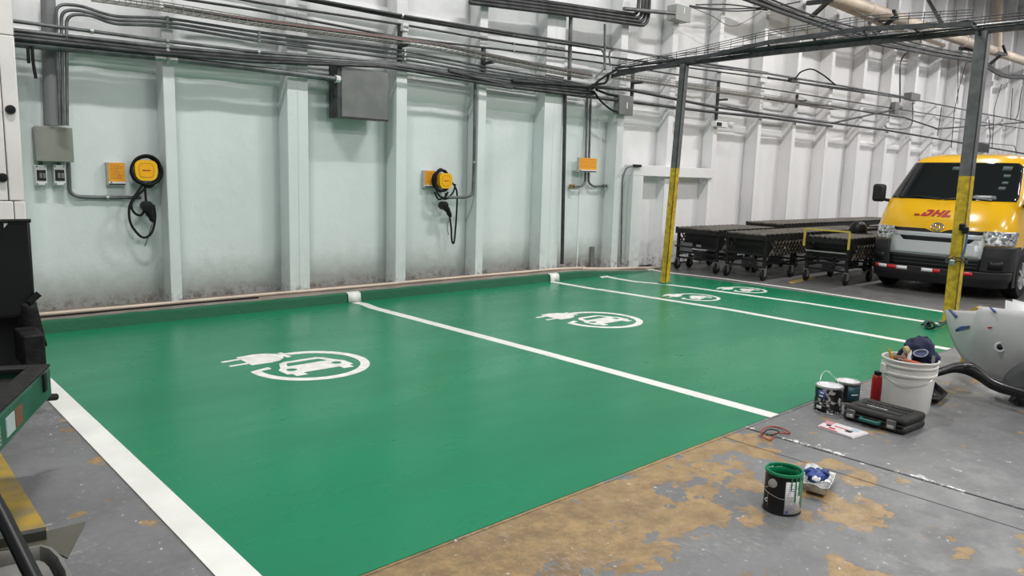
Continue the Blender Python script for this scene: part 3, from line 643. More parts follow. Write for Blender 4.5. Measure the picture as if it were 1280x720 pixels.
charger(182.5, 213, .95, 'yellow wall charger with a coiled black cable, on the left of the first bay',
        [[(181, 228), (172, 240), (162, 258), (163, 278), (172, 292), (181, 297), (190, 290), (194, 272), (192, 256)],
         [(186, 228), (181, 236), (170, 246), (164, 256), (168, 266), (176, 269), (181, 262)], [(181, 230), (182, 245), (183, 256)], [(176, 227), (186, 234), (193, 229), (190, 222)]],
        [(183, 258), (188, 268), (192, 277)], [(191, 277), (186, 294), (181, 308)],
        [(.138, .140, 0.01, .0, .05), (.148, .138, .016, -.003, .02), (.140, .146, .008, .004, -.005)])
charger(557, 226, .95, 'yellow wall charger with hanging black cable, on the second bay',
        [[(565, 228), (571, 240), (570.5, 270), (568, 300), (566, 304), (564.5, 298), (564, 285), (562, 270)], [(545, 225), (546, 240), (556, 249), (566, 241), (569, 230)], [(557, 241), (556, 246), (548, 249), (543, 240)], [(560, 240), (556, 248), (552, 246)]],
        [(554, 257), (559, 262), (563, 271)], [(562, 273), (559, 284), (561, 294)],
        [(.118, .145, -.045, .01, .05), (.125, .14, -.04, .0, .02), (.12, .14, -.03, -.005, .08)])
conduit([(594, 99), (592.5, 200), (591, 243), (583, 246.5), (560, 247)], .021, 8.12, 'grey conduit bending from the bundle down to the second charger', fil=.12, at=(1,))
# conduit pair with two open ends below the third sign
for s, pts, l in ((-1, [(734, 118), (731.5, 228), (727, 233), (716, 233)], 'left'), (1, [(738.5, 118), (735.5, 228), (741, 233), (755, 232.5)], 'right')):
    o = conduit(pts, .019, 8.25, '%s conduit of the pair behind the third orange notice, ending in a small box' % l, fil=.08, at=(0,))
    e = Wl(*pts[-1], 8.25); build('end_box', MB().cbox((e.x + s * .02, 8.25, e.z), (.07, .07, .065)), M_GALV if s > 0 else mat('brass', (.35, .22, .08), .45, .4), o, bev=.005)
    build('end_hole', MB().lathe([(0, -.002), (.018, -.002), (.018, 0)], (e.x + s * .02, 8.215, e.z), 12, 'y'), M_BLACK, o)

# ------------------------------------------------------------------ big cream pipe with triangular brackets
PY = 7.62
a, b = Wl(1030, -8, PY), Wl(1285, 78, PY); d = (b - a).normalized(); pa, pb = a - d * 1.0, b + d * 6
t = thing('overhead_pipe', pa, 'big cream pipe running along the top of the wall at the right', 'pipe')
build('pipe', MB().tube([pa, pb], .135, 16), M_CREAM, t)
for k in (3.2, 6.5, 9.5, 13): build('flange', MB().tube([pa + d * k, pa + d * (k + .1)], .15, 16), M_CREAM, t)
conduit([Wl(1030, 1, 7.85), Wl(1100, 30, 7.85), Wl(1180, 57, 7.85)], .05, 0, 'thin cream pipe just under the big cream pipe', M_CREAM, 'pipe', raw=True, cat='pipe')
conduit([(1249, -5), (1247, 30), (1247, 62)], .13, 7.9, 'upright cream pipe dropping onto the big pipe at the right', M_CREAM, 'pipe', cat='pipe')
def brk(p, l):
    P = [Wl(q[0], q[1], q[2]) for q in p]; t = thing('pipe_bracket', P[1], l, 'bracket')
    build('arm', MB().bar(P[0], P[1], .09, .09), M_DARKST, t); build('brace', MB().bar(P[2], P[1] * .9 + P[0] * .1, .07, .07), M_DARKST, t); build('clamp', MB().bar(P[1], P[3], .07, .05), M_DARKST, t); return t
brk([(1010, 4, 8.06), (1040, 0, 7.38), (1008, 27, 8.06), (1038, -8, 7.38)], 'triangular steel pipe bracket at the top, leftmost of three')
brk([(1086, 27, 8.06), (1122, 22, 7.38), (1093, 43, 8.06), (1117, 13, 7.38)], 'triangular steel pipe bracket left of the right post')
brk([(1200, 60, 8.06), (1258, 68, 7.38), (1232, 85, 8.06), (1254, 57, 7.38)], 'triangular steel pipe bracket right of the right post')
conduit([(1158, -4, 7.7), (1181, 36, 6.0)], .045, 7.6, 'dark steel brace slanting down onto the overhead tray', M_DARKST, 'tray_brace', cat='brace')

# ------------------------------------------------------------------ posts and overhead tray frame
def post(base, top, w, zy, label, extra=None):
    base, top = Vector(base), Vector(top); t = thing('steel_post', base, label, 'post'); mid = base + (top - base) * (zy / top.z)
    def seg(a, b, nm, mt, q=0):
        m_ = MB()
        for ox, oy, sx, sy in ((0, 0, w, .012), (0, 0, .012, w)):
            vs = []
            for p in (a, b):
                for x, y in ((0, 0), (1, 0), (1, 1), (0, 1)): vs.append(p + Vector((-w / 2 + x * sx - q, -w / 2 + y * sy - q, 0)))
            m_.add(vs, [(3, 2, 1, 0), (4, 5, 6, 7), (0, 1, 5, 4), (1, 2, 6, 5), (2, 3, 7, 6), (3, 0, 4, 7)])
        return build(nm, m_, mt, t, smooth=0)
    seg(base, mid, 'painted_foot', M_PYEL); seg(mid, top, 'shaft', M_PGREY)
    build('base_plate', MB().cbox(base + Vector((0, 0, .012)), (w * 1.5, w * 1.5, .024)), M_GREEN if extra else M_PGREY, t)
    return t
p1 = post((9.33, 6.70, .0), (9.50, 6.70, 3.25), .095, 1.74, 'slim leaning post, yellow below and grey above, standing on the far white line', True)
p2 = post((9.56, 2.84, .0), (9.55, 2.84, 3.27), .125, 1.70, 'grey and yellow angle-steel post in front of the yellow van')
# chain, padlock and blue strap on the near post
pc = Xp(1197, 326, 9.5); t = thing('chain', (pc.x, 2.84, pc.z), 'grey chain wound round the yellow foot of the near post', 'chain')
for k in range(2):
    for i in range(14):
        g = 2 * PI * i / 14; ctr = Vector((9.555 + .10 * math.cos(g), 2.84 + .10 * math.sin(g), pc.z + k * .04 - .01 + .012 * math.sin(g * 2)))
        tg = Vector((-math.sin(g), math.cos(g), 0)); up = (Z3 if (i % 2) else Vector((math.cos(g), math.sin(g), 0)))
        build('chain_link', MB().tube([ctr + tg * .024 * math.cos(h) + up * .014 * math.sin(h) for h in [2 * PI * j / 8 for j in range(8)]], .006, 5, True), M_DARKST, t)
pl = Xp(1190, 328, 9.42); t2 = build('padlock', MB().cbox(pl, (.04, .05, .06)), M_GALV, t, bev=.008)
for i, q in enumerate(((1207, 288), (1203, 284))): build('hasp', MB().cbox(Xp(q[0], q[1], 9.47), (.05, .06, .08)), M_BLACK, p2, bev=.01)
build('blue_strap', MB().tube(spline([Xp(1209, 292, 9.46), Xp(1207, 306, 9.45), Xp(1203, 322, 9.44)], 4), .012, 6), mat('blue_strap', (.03, .11, .26), .6), t)
# overhead tray: two steel beams with a wire basket, from the wall over both posts
t = thing('overhead_tray', (9.5, 8.0, 3.25), 'dark steel cable tray crossing overhead on two posts', 'cable tray')
zb = 3.26
lo = [Vector((9.62, 8.06, zb)), Vector((9.52, 6.70, zb)), Vector((9.40, 5.2, zb)), Vector((9.45, 4.0, zb + .01)), Vector((9.55, 2.84, zb + .02)), Vector((9.66, 1.4, zb + .02)), Vector((9.7, .4, zb + .02))]
for a, b in zip(lo[:-1], lo[1:]): build('beam', MB().bar(a, b, .055, .06), M_DARKST, t)
hi = [Xp(px, py, 9.3) for px, py in ((765, 95), (870, 73.5), (960, 53), (1080, 36), (1215, 30))]
for a, b in zip(hi[:-1], hi[1:]): build('beam', MB().bar(a, b, .04, .05), M_DARKST, t)
ww = MB()
for path in (lo, hi):
    for z in (.09, .12, .15): ww.tube([p + Z3 * z for p in path], .005, 4)
    for a, b in zip(path[:-1], path[1:]):
        n = int((b - a).length / .16)
        for i in range(n): p = a + (b - a) * i / n; ww.tube([p, p + Z3 * .15], .004, 4)
for i in range(9):
    f = i / 8 * 4; k = min(3, int(f)); u = f - k; k % 1 or ww.bar(lo[k] * (1 - u) + lo[k + 1] * u if k else lo[0].lerp(lo[1], u), hi[k].lerp(hi[k + 1], u) - Z3 * .03, .02, .02)
build('wire_basket', ww, M_DARKST, t, kind='stuff')
for i in range(3): build('tray_cable', MB().tube(spline([p + Vector((-.03 * i, 0, .055 + .01 * math.sin(i + p.y))) for p in lo], 4), .014), M_STEEL2, t)
conduit(spline([Xp(1180, 38, 9.5), Xp(1200, 28, 9.5), Xp(1213, 27, 9.5), Xp(1222, 34, 9.5), Xp(1225, 44, 9.48)], 6), .014, 0, 'black cable arched over the head of the near post', M_RUBBER, 'cable', raw=True, cat='cable')

# ------------------------------------------------------------------ yellow delivery van, nose towards the bays
VX, VY, VW = 11.98, 3.88, .94
def lerp_tab(t, z):
    for (a, va), (b, vb) in zip(t[:-1], t[1:]):
        if z <= b: return va + (vb - va) * max(0, (z - a)) / (b - a)
    return t[-1][1]
TX = [(.16, .05), (.30, .0), (.62, .0), (.78, .03), (.98, .06), (1.15, .13), (1.38, .30), (1.60, .50), (1.94, .80), (2.00, .87), (2.05, .98), (2.09, 1.2), (2.11, 1.6)]
TW = [(.16, .88), (.30, .935), (.60, .945), (.98, .945), (1.38, .91), (1.94, .765), (2.00, .735), (2.05, .67), (2.09, .52), (2.11, .25)]
def vs_(y, z, off=0.0):                # point on the nose: y sideways (+ = picture left), z up
    w = lerp_tab(TW, z); u = max(-1, min(1, y / w)); c = .46; n = 3.4
    x = VX + lerp_tab(TX, z) + c * (1 - (max(0, 1 - abs(u) ** n)) ** (1 / n))
    e = .003; return Vector((x - off, VY + y * (1 + off * .5), z))
VL = 4.75
van = thing('delivery_van', (VX + 2.3, VY, 0), 'yellow delivery van with red lettering and a black bumper, parked facing the bays', 'van')
M_VY = mat('van_yellow', (.80, .44, .004), .22, coat=.6)
M_VBLK = mat('van_black_trim', (.017, .017, .018), .5, spec=.35)
M_GLASS = mat('tinted_glass', (.006, .008, .009), .04, spec=.5)
M_CHROME = mat('chrome', (.62, .63, .64), .12, 1.0)
M_SILVER = mat('silver_trim', (.50, .52, .53), .3, .35)
zs = [.25, .30, .45, .60, .70, .78, .88, .98, 1.06, 1.15, 1.26, 1.38, 1.49, 1.60, 1.77, 1.94, 2.0, 2.03, 2.05, 2.075, 2.09, 2.11]
rows = []
for z in zs:
    w = lerp_tab(TW, z); r = []
    us = [math.sin(g * PI / 2) for g in [-1 + 2 * i / 28 for i in range(29)]]
    for u in us: r.append(vs_(u * w * .9999, z))
    xb = VX + VL - (0 if z < 1.2 else (z - 1.2) * .10) - (.0 if z < 2.05 else .3)
    r = [Vector((xb, VY - w * .93, z)), Vector((xb - .12, VY - w, z)), Vector((xb - 2, VY - w, z))] + r + [Vector((xb - 2, VY + w, z)), Vector((xb - .12, VY + w, z)), Vector((xb, VY + w * .93, z))]
    rows.append(r + [r[0]])
bmb = MB().grid(rows); n_ = len(rows[0]); bmb.f.append(tuple((len(rows) - 1) * n_ + i for i in range(n_ - 1))); bmb.f.append(tuple(range(n_ - 2, -1, -1)))
build('body', bmb, M_VY, van, smooth=50)
def vpatch(name, poly, mt, off=.008, parent=None, ny=12, nz=6, **k):
    """poly: list of (z, y_left, y_right) rows, interpolated; laid on the nose"""
    rows = []
    def row(z, a, b):
        w = lerp_tab(TW, z); ta, tb = (math.asin(max(-1, min(1, v / w))) for v in (a, b))
        return [vs_(w * math.sin(ta + (tb - ta) * j / ny), z, off) for j in range(ny + 1)]
    for (z0, a0, b0), (z1, a1, b1) in zip(poly[:-1], poly[1:]):
        for i in range(nz):
            t = i / nz; rows.append(row(z0 + (z1 - z0) * t, a0 + (a1 - a0) * t, b0 + (b1 - b0) * t))
    rows.append(row(*poly[-1]))
    return build(name, MB().grid(rows), mt, parent or van, solid=.006, smooth=60, **k)
ws = vpatch('windscreen', [(1.395, .845, -.845), (1.45, .85, -.85), (1.90, .755, -.755), (1.95, .70, -.70)], M_GLASS, .006, ny=24)
for s in (-1, 1):
    p = [vs_(s * .02 + .05, 1.40, .03), vs_(s * .35 + .05, 1.43, .02), vs_(s * .62 + .05, 1.405, .03)]
    build('wiper', MB().tube(p, .010, 6), M_BLACK, van)
rf = mat('sticker_paper', (.07, .095, .095), .6, spec=.2)
for (z, y, w, h) in ((1.87, -.60, .11, .06), (1.76, -.63, .08, .04), (1.66, -.64, .07, .035), (1.58, -.63, .08, .04), (1.86, .05, .10, .05)):
    st = vpatch('sticker', [(z - h / 2, y + w / 2, y - w / 2), (z + h / 2, y + w / 2, y - w / 2)], rf, .012, ws, 3, 2)
vpatch('dash_paper', [(1.42, -.25, -.62), (1.47, -.35, -.60)], mat('paper_behind_glass', (.10, .11, .11), .4), .011, ws, 4, 2)
# bonnet seam lines, grille bars, bumper
vpatch('upper_grille', [(.905, .56, -.56), (.945, .60, -.60), (.965, .60, -.60)], M_VBLK, .007)
vpatch('emblem_dip', [(.925, .06, -.06), (.95, .12, -.12), (.972, .2, -.2)], M_VY, .011)
vpatch('silver_surround', [(.575, .62, -.62), (.69, .635, -.635), (.80, .625, -.625), (.912, .60, -.60)], M_SILVER, .009)
vpatch('grille_bar', [(.848, .58, -.58), (.905, .59, -.59)], M_SILVER, .018)
vpatch('grille_slot', [(.785, .44, -.44), (.845, .50, -.50)], M_BLACK, .013)
vpatch('centre_panel', [(.60, .58, -.58), (.69, .585, -.585), (.755, .57, -.57), (.78, .54, -.54)], M_SILVER, .018)
for a, b in ((.80, .62), (-.62, -.80)): pass
vpatch('lower_grille', [(.40, .60, -.60), (.575, .62, -.62)], M_BLACK, .008)
for z in (.44, .49, .54): vpatch('grille_fin', [(z, .58, -.58), (z + .014, .58, -.58)], M_VBLK, .018, nz=1)
for s in (1, -1): vpatch('bumper_corner', [(.40, s * .60, s * .944), (.60, s * .615, s * .945), (.765, s * .625, s * .945)], M_VBLK, .016)
vpatch('bumper', [(.17, .884, -.884), (.30, .9345, -.9345), (.40, .938, -.938)], M_VBLK, .018, ny=24)
for s in (1, -1):
    build('bumper_wrap', MB().box((VX + .34, VY + s * .940 - .014, .18), (VX + .60, VY + s * .945 + .012, .76)), M_VBLK, van, bev=.01)
    vpatch('fog_recess', [(.44, s * .70, s * .86), (.56, s * .70, s * .86)], M_BLACK, .022, nz=2, ny=4)
# headlights: clear lens over a bright reflector
M_LENS = mat('headlight', (.82, .83, .85), .15, .55, vscale=28, col2=(.12, .12, .13), bump=.6, bscale=45)
for s in (1, -1):
    hl = vpatch('headlight', [(.775, s * .64, s * .935), (.90, s * .60, s * .942), (.975, s * .585, s * .942)], M_LENS, .012, ny=12)
    for y in (.70, .80): build('bulb_bowl', MB().lathe([(.0, .0), (.03, .004), (.05, .02), (.055, .03)], vs_(s * y, .88, .022), 14, 'x'), M_CHROME, hl)
# emblem: three chrome rings
em = MB(); ec = vs_(0, 0.995, 0)
def ell(cx, cz, rx, rz, r): em.tube([vs_(cx + rx * math.cos(g), .998 + cz + rz * math.sin(g), .022) for g in [2 * PI * i / 24 for i in range(24)]], r, 6, True)
ell(0, 0, .082, .056, .008); ell(0, .0, .030, .054, .006); ell(0, .024, .056, .026, .006)
build('emblem', em, M_CHROME, van)
# red lettering on the bonnet
M_VRED = mat('van_red', (.38, .004, .014), .35)
def vmap(yc, zc, off): return lambda c: vs_(yc - c.x, zc + c.y, off + c.z)
D_ = [[(0, 0), (.12, 0), (.155, .012), (.165, .045), (.175, .07), (.16, .095), (.125, .1), (.0 + .035, .1)], [(.055, .03), (.072, .07), (.118, .07), (.115, .045), (.105, .03)]]
def it(p): return [(x * .86 + y * .62, y * .95) for x, y in p]
LET = [it([(0, 0), (.105, 0), (.14, .02), (.145, .06), (.125, .1), (.02, .1), (.02, .072), (.085, .072), (.092, .045), (.08, .028), (.048, .028), (.048, .055), (.0, .055)]),
       it([(.165, 0), (.212, 0), (.212, .038), (.262, .038), (.262, 0), (.31, 0), (.31, .1), (.262, .1), (.262, .064), (.212, .064), (.212, .1), (.165, .1)]),
       it([(.33, 0), (.455, 0), (.455, .028), (.378, .028), (.378, .1), (.33, .1)])]
for p in LET: build('red_letter', fill2d([p], vmap(VY * 0 + .275, 1.145, .006), .002), M_VRED, van)
for yy in (.365, -.20):
    for k in range(3): build('red_letter_line', fill2d([[(0, k * .012), (.075, k * .012), (.075, k * .012 + .006), (0, k * .012 + .006)]], vmap(yy, 1.145, .006), .002), M_VRED, van)
# reflector strips on the bumper: red and white
M_RRED = mat('reflector_red', (.62, .02, .03), .3); M_RWHT = mat('reflector_white', (.78, .78, .78), .3)
for a, b, c in ((.83, .775, 0), (.77, .635, 1), (.63, .49, 0), (.485, .33, 1), (.13, -.02, 1), (-.025, -.12, 0), (-.24, -.40, 1), (-.405, -.53, 0)):
    vpatch('reflector', [(.335, a, b), (.385, a, b)], M_RWHT if c else M_RRED, .026, nz=2, ny=4)
# sides: windows, sill, doors, wheels, mirrors
for s in (1, -1):
    ys = lambda z, o=.008: VY + s * (lerp_tab(TW, z) + o)
    def sp(name, x0, x1, z0, z1, mt, o=.006, dx=0, parent=van): return build(name, MB().grid([[Vector((x0 + dx * 0, ys(z0, o), z0)), Vector((x1, ys(z0, o), z0))], [Vector((x0 + dx, ys(z1, o), z1)), Vector((x1, ys(z1, o), z1))]]), mt, parent, solid=.006)
    sp('side_window', VX + 1.02, VX + 1.75, 1.36, 1.86, M_GLASS, .006, .22); sp('side_window', VX + 1.88, VX + 3.0, 1.36, 1.86, M_GLASS); sp('side_window', VX + 3.1, VX + 4.4, 1.36, 1.86, M_GLASS)
    for x in (VX + .80, VX + 1.82, VX + 3.05): sp('door_seam', x, x + .012, .40, 1.34, M_BLACK, .002)
    sp('sill', VX + .6, VX + 4.6, .18, .30, M_VBLK, .004)
    build('door_handle', MB().cbox((VX + 1.70, ys(1.15, .02), 1.15), (.16, .03, .035)), M_VY, van, bev=.008)
    tb = text_mb('EXPRESS', lambda c: Vector((VX + .72 + c.x if s < 0 else VX + 1.35 - c.x, ys(.88, .004 + c.z), .88 + c.y)), .16, .25, .004, .001, 1.0, 'LEFT')
    build('side_lettering', tb, M_VRED, van)
    for xw in (VX + .78, VX + 3.38):
        c = Vector((xw, VY + s * .865, .335))
        arch = MB().lathe([(.40, -.02), (.40, .03)], (xw, VY + s * .93, .335), 24, 'y', a0=0, a1=PI); build('wheel_arch', arch, M_BLACK, van, solid=.03); build('arch_lining', MB().lathe([(0, -.004), (.395, -.004), (.395, .004), (0, .004)], (xw, VY + s * .947, .335), 24, 'y', a0=0, a1=PI), M_BLACK, van)
        w = build('wheel', MB().lathe([(.20, -.09), (.31, -.10), (.335, -.07), (.335, .07), (.31, .10), (.20, .09)], c, 28, 'y'), M_RUBBER, van, smooth=50)
        so = s * .085
        build('rim', MB().lathe([(.0, so), (.06, so), (.07, so * .8), (.19, so * .85), (.205, so * 1.08)], c, 28, 'y'), M_SILVER, w)
        build('hub', MB().lathe([(.0, so * 1.25), (.05, so * 1.2), (.055, so)], c, 14, 'y'), M_CHROME, w)
        for k in range(7):
            g = 2 * PI * k / 7; d = Vector((math.cos(g), 0, math.sin(g))); build('rim_spoke', MB().bar(c + d * .05 + Y3 * so * 1.05, c + d * .195 + Y3 * so * 1.1, .04, .02, Y3), M_SILVER, w)
    # mirror
    mc = Vector((VX + .52, VY + s * 1.06, 1.46))
    mi = build('mirror', MB().box((mc.x - .05, mc.y - .10, mc.z - .14), (mc.x + .06, mc.y + .10, mc.z + .14)), M_VBLK, van, bev=.045)
    build('mirror_arm', MB().tube([mc + Vector((.02, -s * .06, -.10)), Vector((VX + .62, VY + s * .90, 1.34))], .025, 8), M_VBLK, mi)
build('axle', MB().tube([(VX + .78, VY - .75, .335), (VX + .78, VY + .75, .335)], .05, 10), M_BLACK, van)
build('underbody', MB().box((VX + .45, VY - .60, .15), (VX + 4.6, VY + .82, .30)), M_BLACK, van)  # shape enlarged and lowered to shade the floor beneath the van
build('roof_aerial', MB().tube([vs_(.70, 1.99, .0), vs_(.74, 2.0, .03) + Vector((-.02, .02, .03))], .006, 6), M_BLACK, van)

# ------------------------------------------------------------------ folding roller conveyors beside the van
M_CONV = mat('conveyor_black', (.013, .013, .013), .5, .0, spec=.3, var=.3, vscale=12)
M_ROLL = mat('roller_steel', (.15, .135, .115), .42, .4, var=.4, vscale=18)
M_CAST = mat('caster_grey', (.20, .20, .195), .5, .3)
def caster(root, x, y, r=.085):
    f = build('caster', MB().box((x - .035, y - .035, r * 2 + .015), (x + .035, y + .035, r * 2 + .03)).box((x - .03, y - .034, r), (x + .03, y - .026, r * 2 + .02)).box((x - .03, y + .026, r), (x + .03, y + .034, r * 2 + .02)).tube([(x, y, r * 2 + .02), (x, y, r * 2 + .07)], .018, 8), M_CAST, root)
    build('caster_wheel', MB().lathe([(.015, -.02), (r * .9, -.022), (r, -.012), (r, .012), (r * .9, .022), (.015, .02)], (x, y, r), 18, 'y'), M_RUBBER, f)
    build('caster_hub', MB().lathe([(0, -.028), (.025, -.026), (.025, .026), (0, .028)], (x, y, r), 10, 'y'), M_CAST, f)
def conveyor(x0, x1, y0, y1, h, label, yellow=False, panel=True, plate=False, legs=None):
    t = thing('roller_conveyor', (x0, (y0 + y1) / 2, 0), label, 'conveyor', 'folding roller conveyors along the wall')
    for y in (y0, y1 - .03): build('side_rail', MB().box((x0, y, h - .10), (x1, y + .03, h - .01)), M_CONV, t, bev=.004)
    rl = MB(); x = x0 + .06
    while x < x1: rl.tube([(x, y0 + .03, h - .012), (x, y1 - .03, h - .012)], .024, 8); x += .075
    build('rollers', rl, M_ROLL, t, kind='stuff', smooth=60)
    cap = MB(); x = x0 + .06
    while x < x1:
        for y in (y0, y1): cap.cbox((x, y, h - .005), (.04, .05, .03))
        x += .15
    build('roller_end_blocks', cap, M_CONV, t, kind='stuff')
    sc = MB(); x = x0 + .12
    while x < x1 - .12:
        for y in (y0 - .012, y1 + .012):
            sc.bar((x, y, h - .11), (x + .22, y, h - .34), .008, .03, Y3); sc.bar((x + .22, y, h - .11), (x, y, h - .34), .008, .03, Y3)
        x += .11
    build('scissor_lattice', sc, mat('lattice_brown', (.055, .045, .035), .6, .2, var=.3), t, kind='stuff')
    fp = build('front_panel', MB().box((x0 - .01, y0 + .03, h - .09), (x0 + .02, y1 - .03, h - .03)), M_CONV, t)
    if panel: build('lower_panel', MB().box((x0 + .25, y0 + .04, h - .34), (x0 + .27, y1 - .04, h - .05)), M_CONV, t); build('front_bar', MB().box((x0, y0, h - .34), (x0 + .03, y1, h - .31)), M_CONV, t)
    if plate: build('warning_plate', MB().box((x0 + .10, y1 - .30, .28), (x0 + .104, y1 - .05, .48)), mat('plate_grey', (.22, .23, .23), .5), t); 
    if plate: build('bright_label', MB().box((x0 + .10, y1 - .48, .38), (x0 + .104, y1 - .38, .46)), M_GALV, t)
    for lx in (legs or (x0 + .06, x0 + (x1 - x0) * .22, x0 + (x1 - x0) * .55, x1 - .12)):
        for y in (y0 + .02, y1 - .05):
            build('leg', MB().box((lx - .022, y - .01, .15), (lx + .022, y + .035, h - .05)), M_CONV, t); caster(t, lx, y + .012)
        for z in (.30, .20): build('cross_bar', MB().box((lx - .015, y0 + .02, z), (lx + .015, y1 - .03, z + .03)), M_CONV, t)
        build('axle_box', MB().box((lx + .05, (y0 + y1) / 2 - .06, .18), (lx + .2, (y0 + y1) / 2 + .1, .34)), M_DARKST, t, bev=.01)
    for y in (y0 + .03, y1 - .04): build('stretcher', MB().bar((x0 + .06, y, .27), (x0 + (x1 - x0) * .45, y, .27), .025, .03), M_CONV, t)
    if yellow:
        M_CY = mat('conveyor_yellow', (.50, .40, .07), .5)
        z1, z0 = h + .13, h - .16
        for y in (y0 + .0, y1): build('stop_frame', MB().box((x0 - .035, y - .014, z0), (x0 - .01, y + .014, z1)), M_CY, t)
        build('stop_frame', MB().box((x0 - .036, y0 - .014, z1 - .025), (x0 - .009, y1 + .014, z1)), M_CY, t)
        build('bright_edge', MB().box((x0 - .02, y0 + .03, h - .235), (x0 - .01, y1 - .03, h - .215)), M_GALV, t)
        for y in (y0 + .2, y1 - .25): build('front_strut', MB().box((x0, y, .30), (x0 + .03, y + .03, h - .3)), M_CONV, t)
        for k in range(9): build('roller_hook', MB().tube([(x0 - .02, y0 + .06 + k * .082, h - .005), (x0 + .03, y0 + .08 + k * .082, h + .022), (x0 + .07, y0 + .09 + k * .082, h)], .014, 6), M_BLACK, t)
    return t
H1 = .74
conveyor(11.12, 13.1, 6.95, 7.82, H1, 'black roller conveyor nearest the door surround, with a grey plate below', plate=True)
conveyor(11.02, 15.4, 6.02, 6.76, H1, 'middle black roller conveyor with brown lattice sides, between the other two fronts')
conveyor(11.72, 16.0, 5.00, 5.72, .73, 'black roller conveyor with a yellow stop frame, beside the yellow van', True)
conveyor(13.35, 19.2, 6.95, 7.75, .80, 'rear black roller conveyor along the wall behind the others', panel=False)
v = Xp(1056, 274, 13.6); vz = .745
t = thing('helmet', (13.3, 5.55, .725), 'black helmet lying on the conveyor with the yellow frame', 'helmet')
hb = MB()
build('shell', MB().lathe([(.145, .0), (.15, .06), (.135, .13), (.09, .19), (.03, .21), (0, .212)], (13.3, 5.55, .74), 20), M_BLACK, t, smooth=70)
build('brim', MB().lathe([(.14, -.008), (.20, -.004), (.20, .008), (.14, .012)], (13.3, 5.50, .745), 20), M_BLACK, t)

# ------------------------------------------------------------------ white block pillar and vehicle cut by the left edge
M_PIL = mat('pillar_white', (.82, .775, .755), .55, var=.05, vscale=3, bump=.2, bscale=12)
wp = thing('white_pillar', (.4, 7.25, 0), 'white painted block pillar at the left edge, with dark bolt heads', 'pillar')
pxr = 1.185
for k, (z0, z1) in enumerate(((0.0, .62), (.626, 1.24), (1.247, 2.50), (2.506, 3.9), (3.906, 6.0))):
    for a, b in ((.2, 1.075 + (.03 if k == 1 else 0)), (1.082 + (.03 if k == 1 else 0), pxr)): build('block', MB().box((a, 7.0, z0), (b, 7.5, z1)), M_PIL, wp, bev=.006)
for q in ((21, 137), (3, 222)):
    p = Wl(q[0] - (8 if q[0] > 10 else 0), q[1], 7.0); build('bolt', MB().lathe([(0, -.03), (.03, -.028), (.036, -.01), (.036, .0)], (min(p.x, pxr - .04), 7.0, p.z), 12, 'y'), M_BLACK, wp)
# dark low loader: green skirt, black headboard
M_VG = mat('loader_green', (.012, .075, .045), .4, var=.2, vscale=6)
M_GRIME = mat('grimy_black', (.009, .009, .0088), .6, spec=.25, var=.5, vscale=14, bump=.5, bscale=40)
lv = thing('loader_vehicle', (.3, 4.4, 0), 'black vehicle end with a green skirt and reflectors, cut by the left edge', 'vehicle')
A = F(63, 455, .56); B = F(-70, 580, .56)
dr = (B - A).normalized(); nn = Vector((-dr.y, dr.x, 0)); nn = nn if nn.x < 0 else -nn
hB = .165
def bx(o, l0, l1, d0, d1, z0, z1): 
    vs = []
    for l in (l0, l1):
        for d in (d0, d1):
            for z in (z0, z1): p = o + dr * l + nn * d; vs.append(Vector((p.x, p.y, z)))
    return MB().add(vs, [(0, 1, 3, 2), (4, 6, 7, 5), (0, 4, 5, 1), (2, 3, 7, 6), (0, 2, 6, 4), (1, 5, 7, 3)])
sk = build('skirt', bx(A, 0, 2.0, 0, .05, .56 - hB, .55), M_VG, lv, bev=.015)
build('end_skirt', bx(A, 0, .05, .05, 1.2, .56 - hB, .55), M_VG, lv, bev=.012)
build('top_lip', bx(A, .0, 2.0, 0, .09, .55, .562), M_GRIME, lv, bev=.004); build('top_lip', bx(A, .0, .09, .09, 1.2, .55, .562), M_GRIME, lv)
build('deck', bx(A, .09, 2.0, .09, 1.2, .50, .52), M_GRIME, lv)
for l0, l1, mt, nm in ((.50, .60, mat('reflector_brown', (.20, .055, .03), .4), 'red_reflector'), (.61, .72, mat('reflector_pale', (.45, .50, .52), .35), 'white_label'), (.80, .95, mat('print_label', (.40, .42, .38), .5), 'print_label')):
    r = build(nm, bx(A, l0, l1, -.004, 0, .43, .51), mt, lv)
    if nm == 'print_label':
        for k in range(4): build('print_line', bx(A, l0 + .01, l1 - .02, -.006, -.004, .44 + k * .016, .447 + k * .016), M_BLACK, r)
build('latch', bx(A, .12, .16, -.012, 0, .46, .55), M_GRIME, lv, bev=.004); build('hook', MB().tube([A + nn * .05 + Z3 * -.17, A + nn * .0 + Z3 * -.19 - dr * .07], .018, 8), M_GRIME, lv)
build('chassis', bx(A, .1, 2.0, .25, 1.1, .20, .45), M_GRIME, lv)
for l in (.5, 1.6):
    p = A + dr * l + nn * .40; c = Vector((p.x, p.y, .17)); w = MB(); rot = Matrix((dr, nn, Z3)).transposed()
    w.lathe([(.03, -.06), (.15, -.065), (.17, -.04), (.17, .04), (.15, .065), (.03, .06)], c, 20, 'y', rot=rot); build('wheel', w, M_RUBBER, lv)
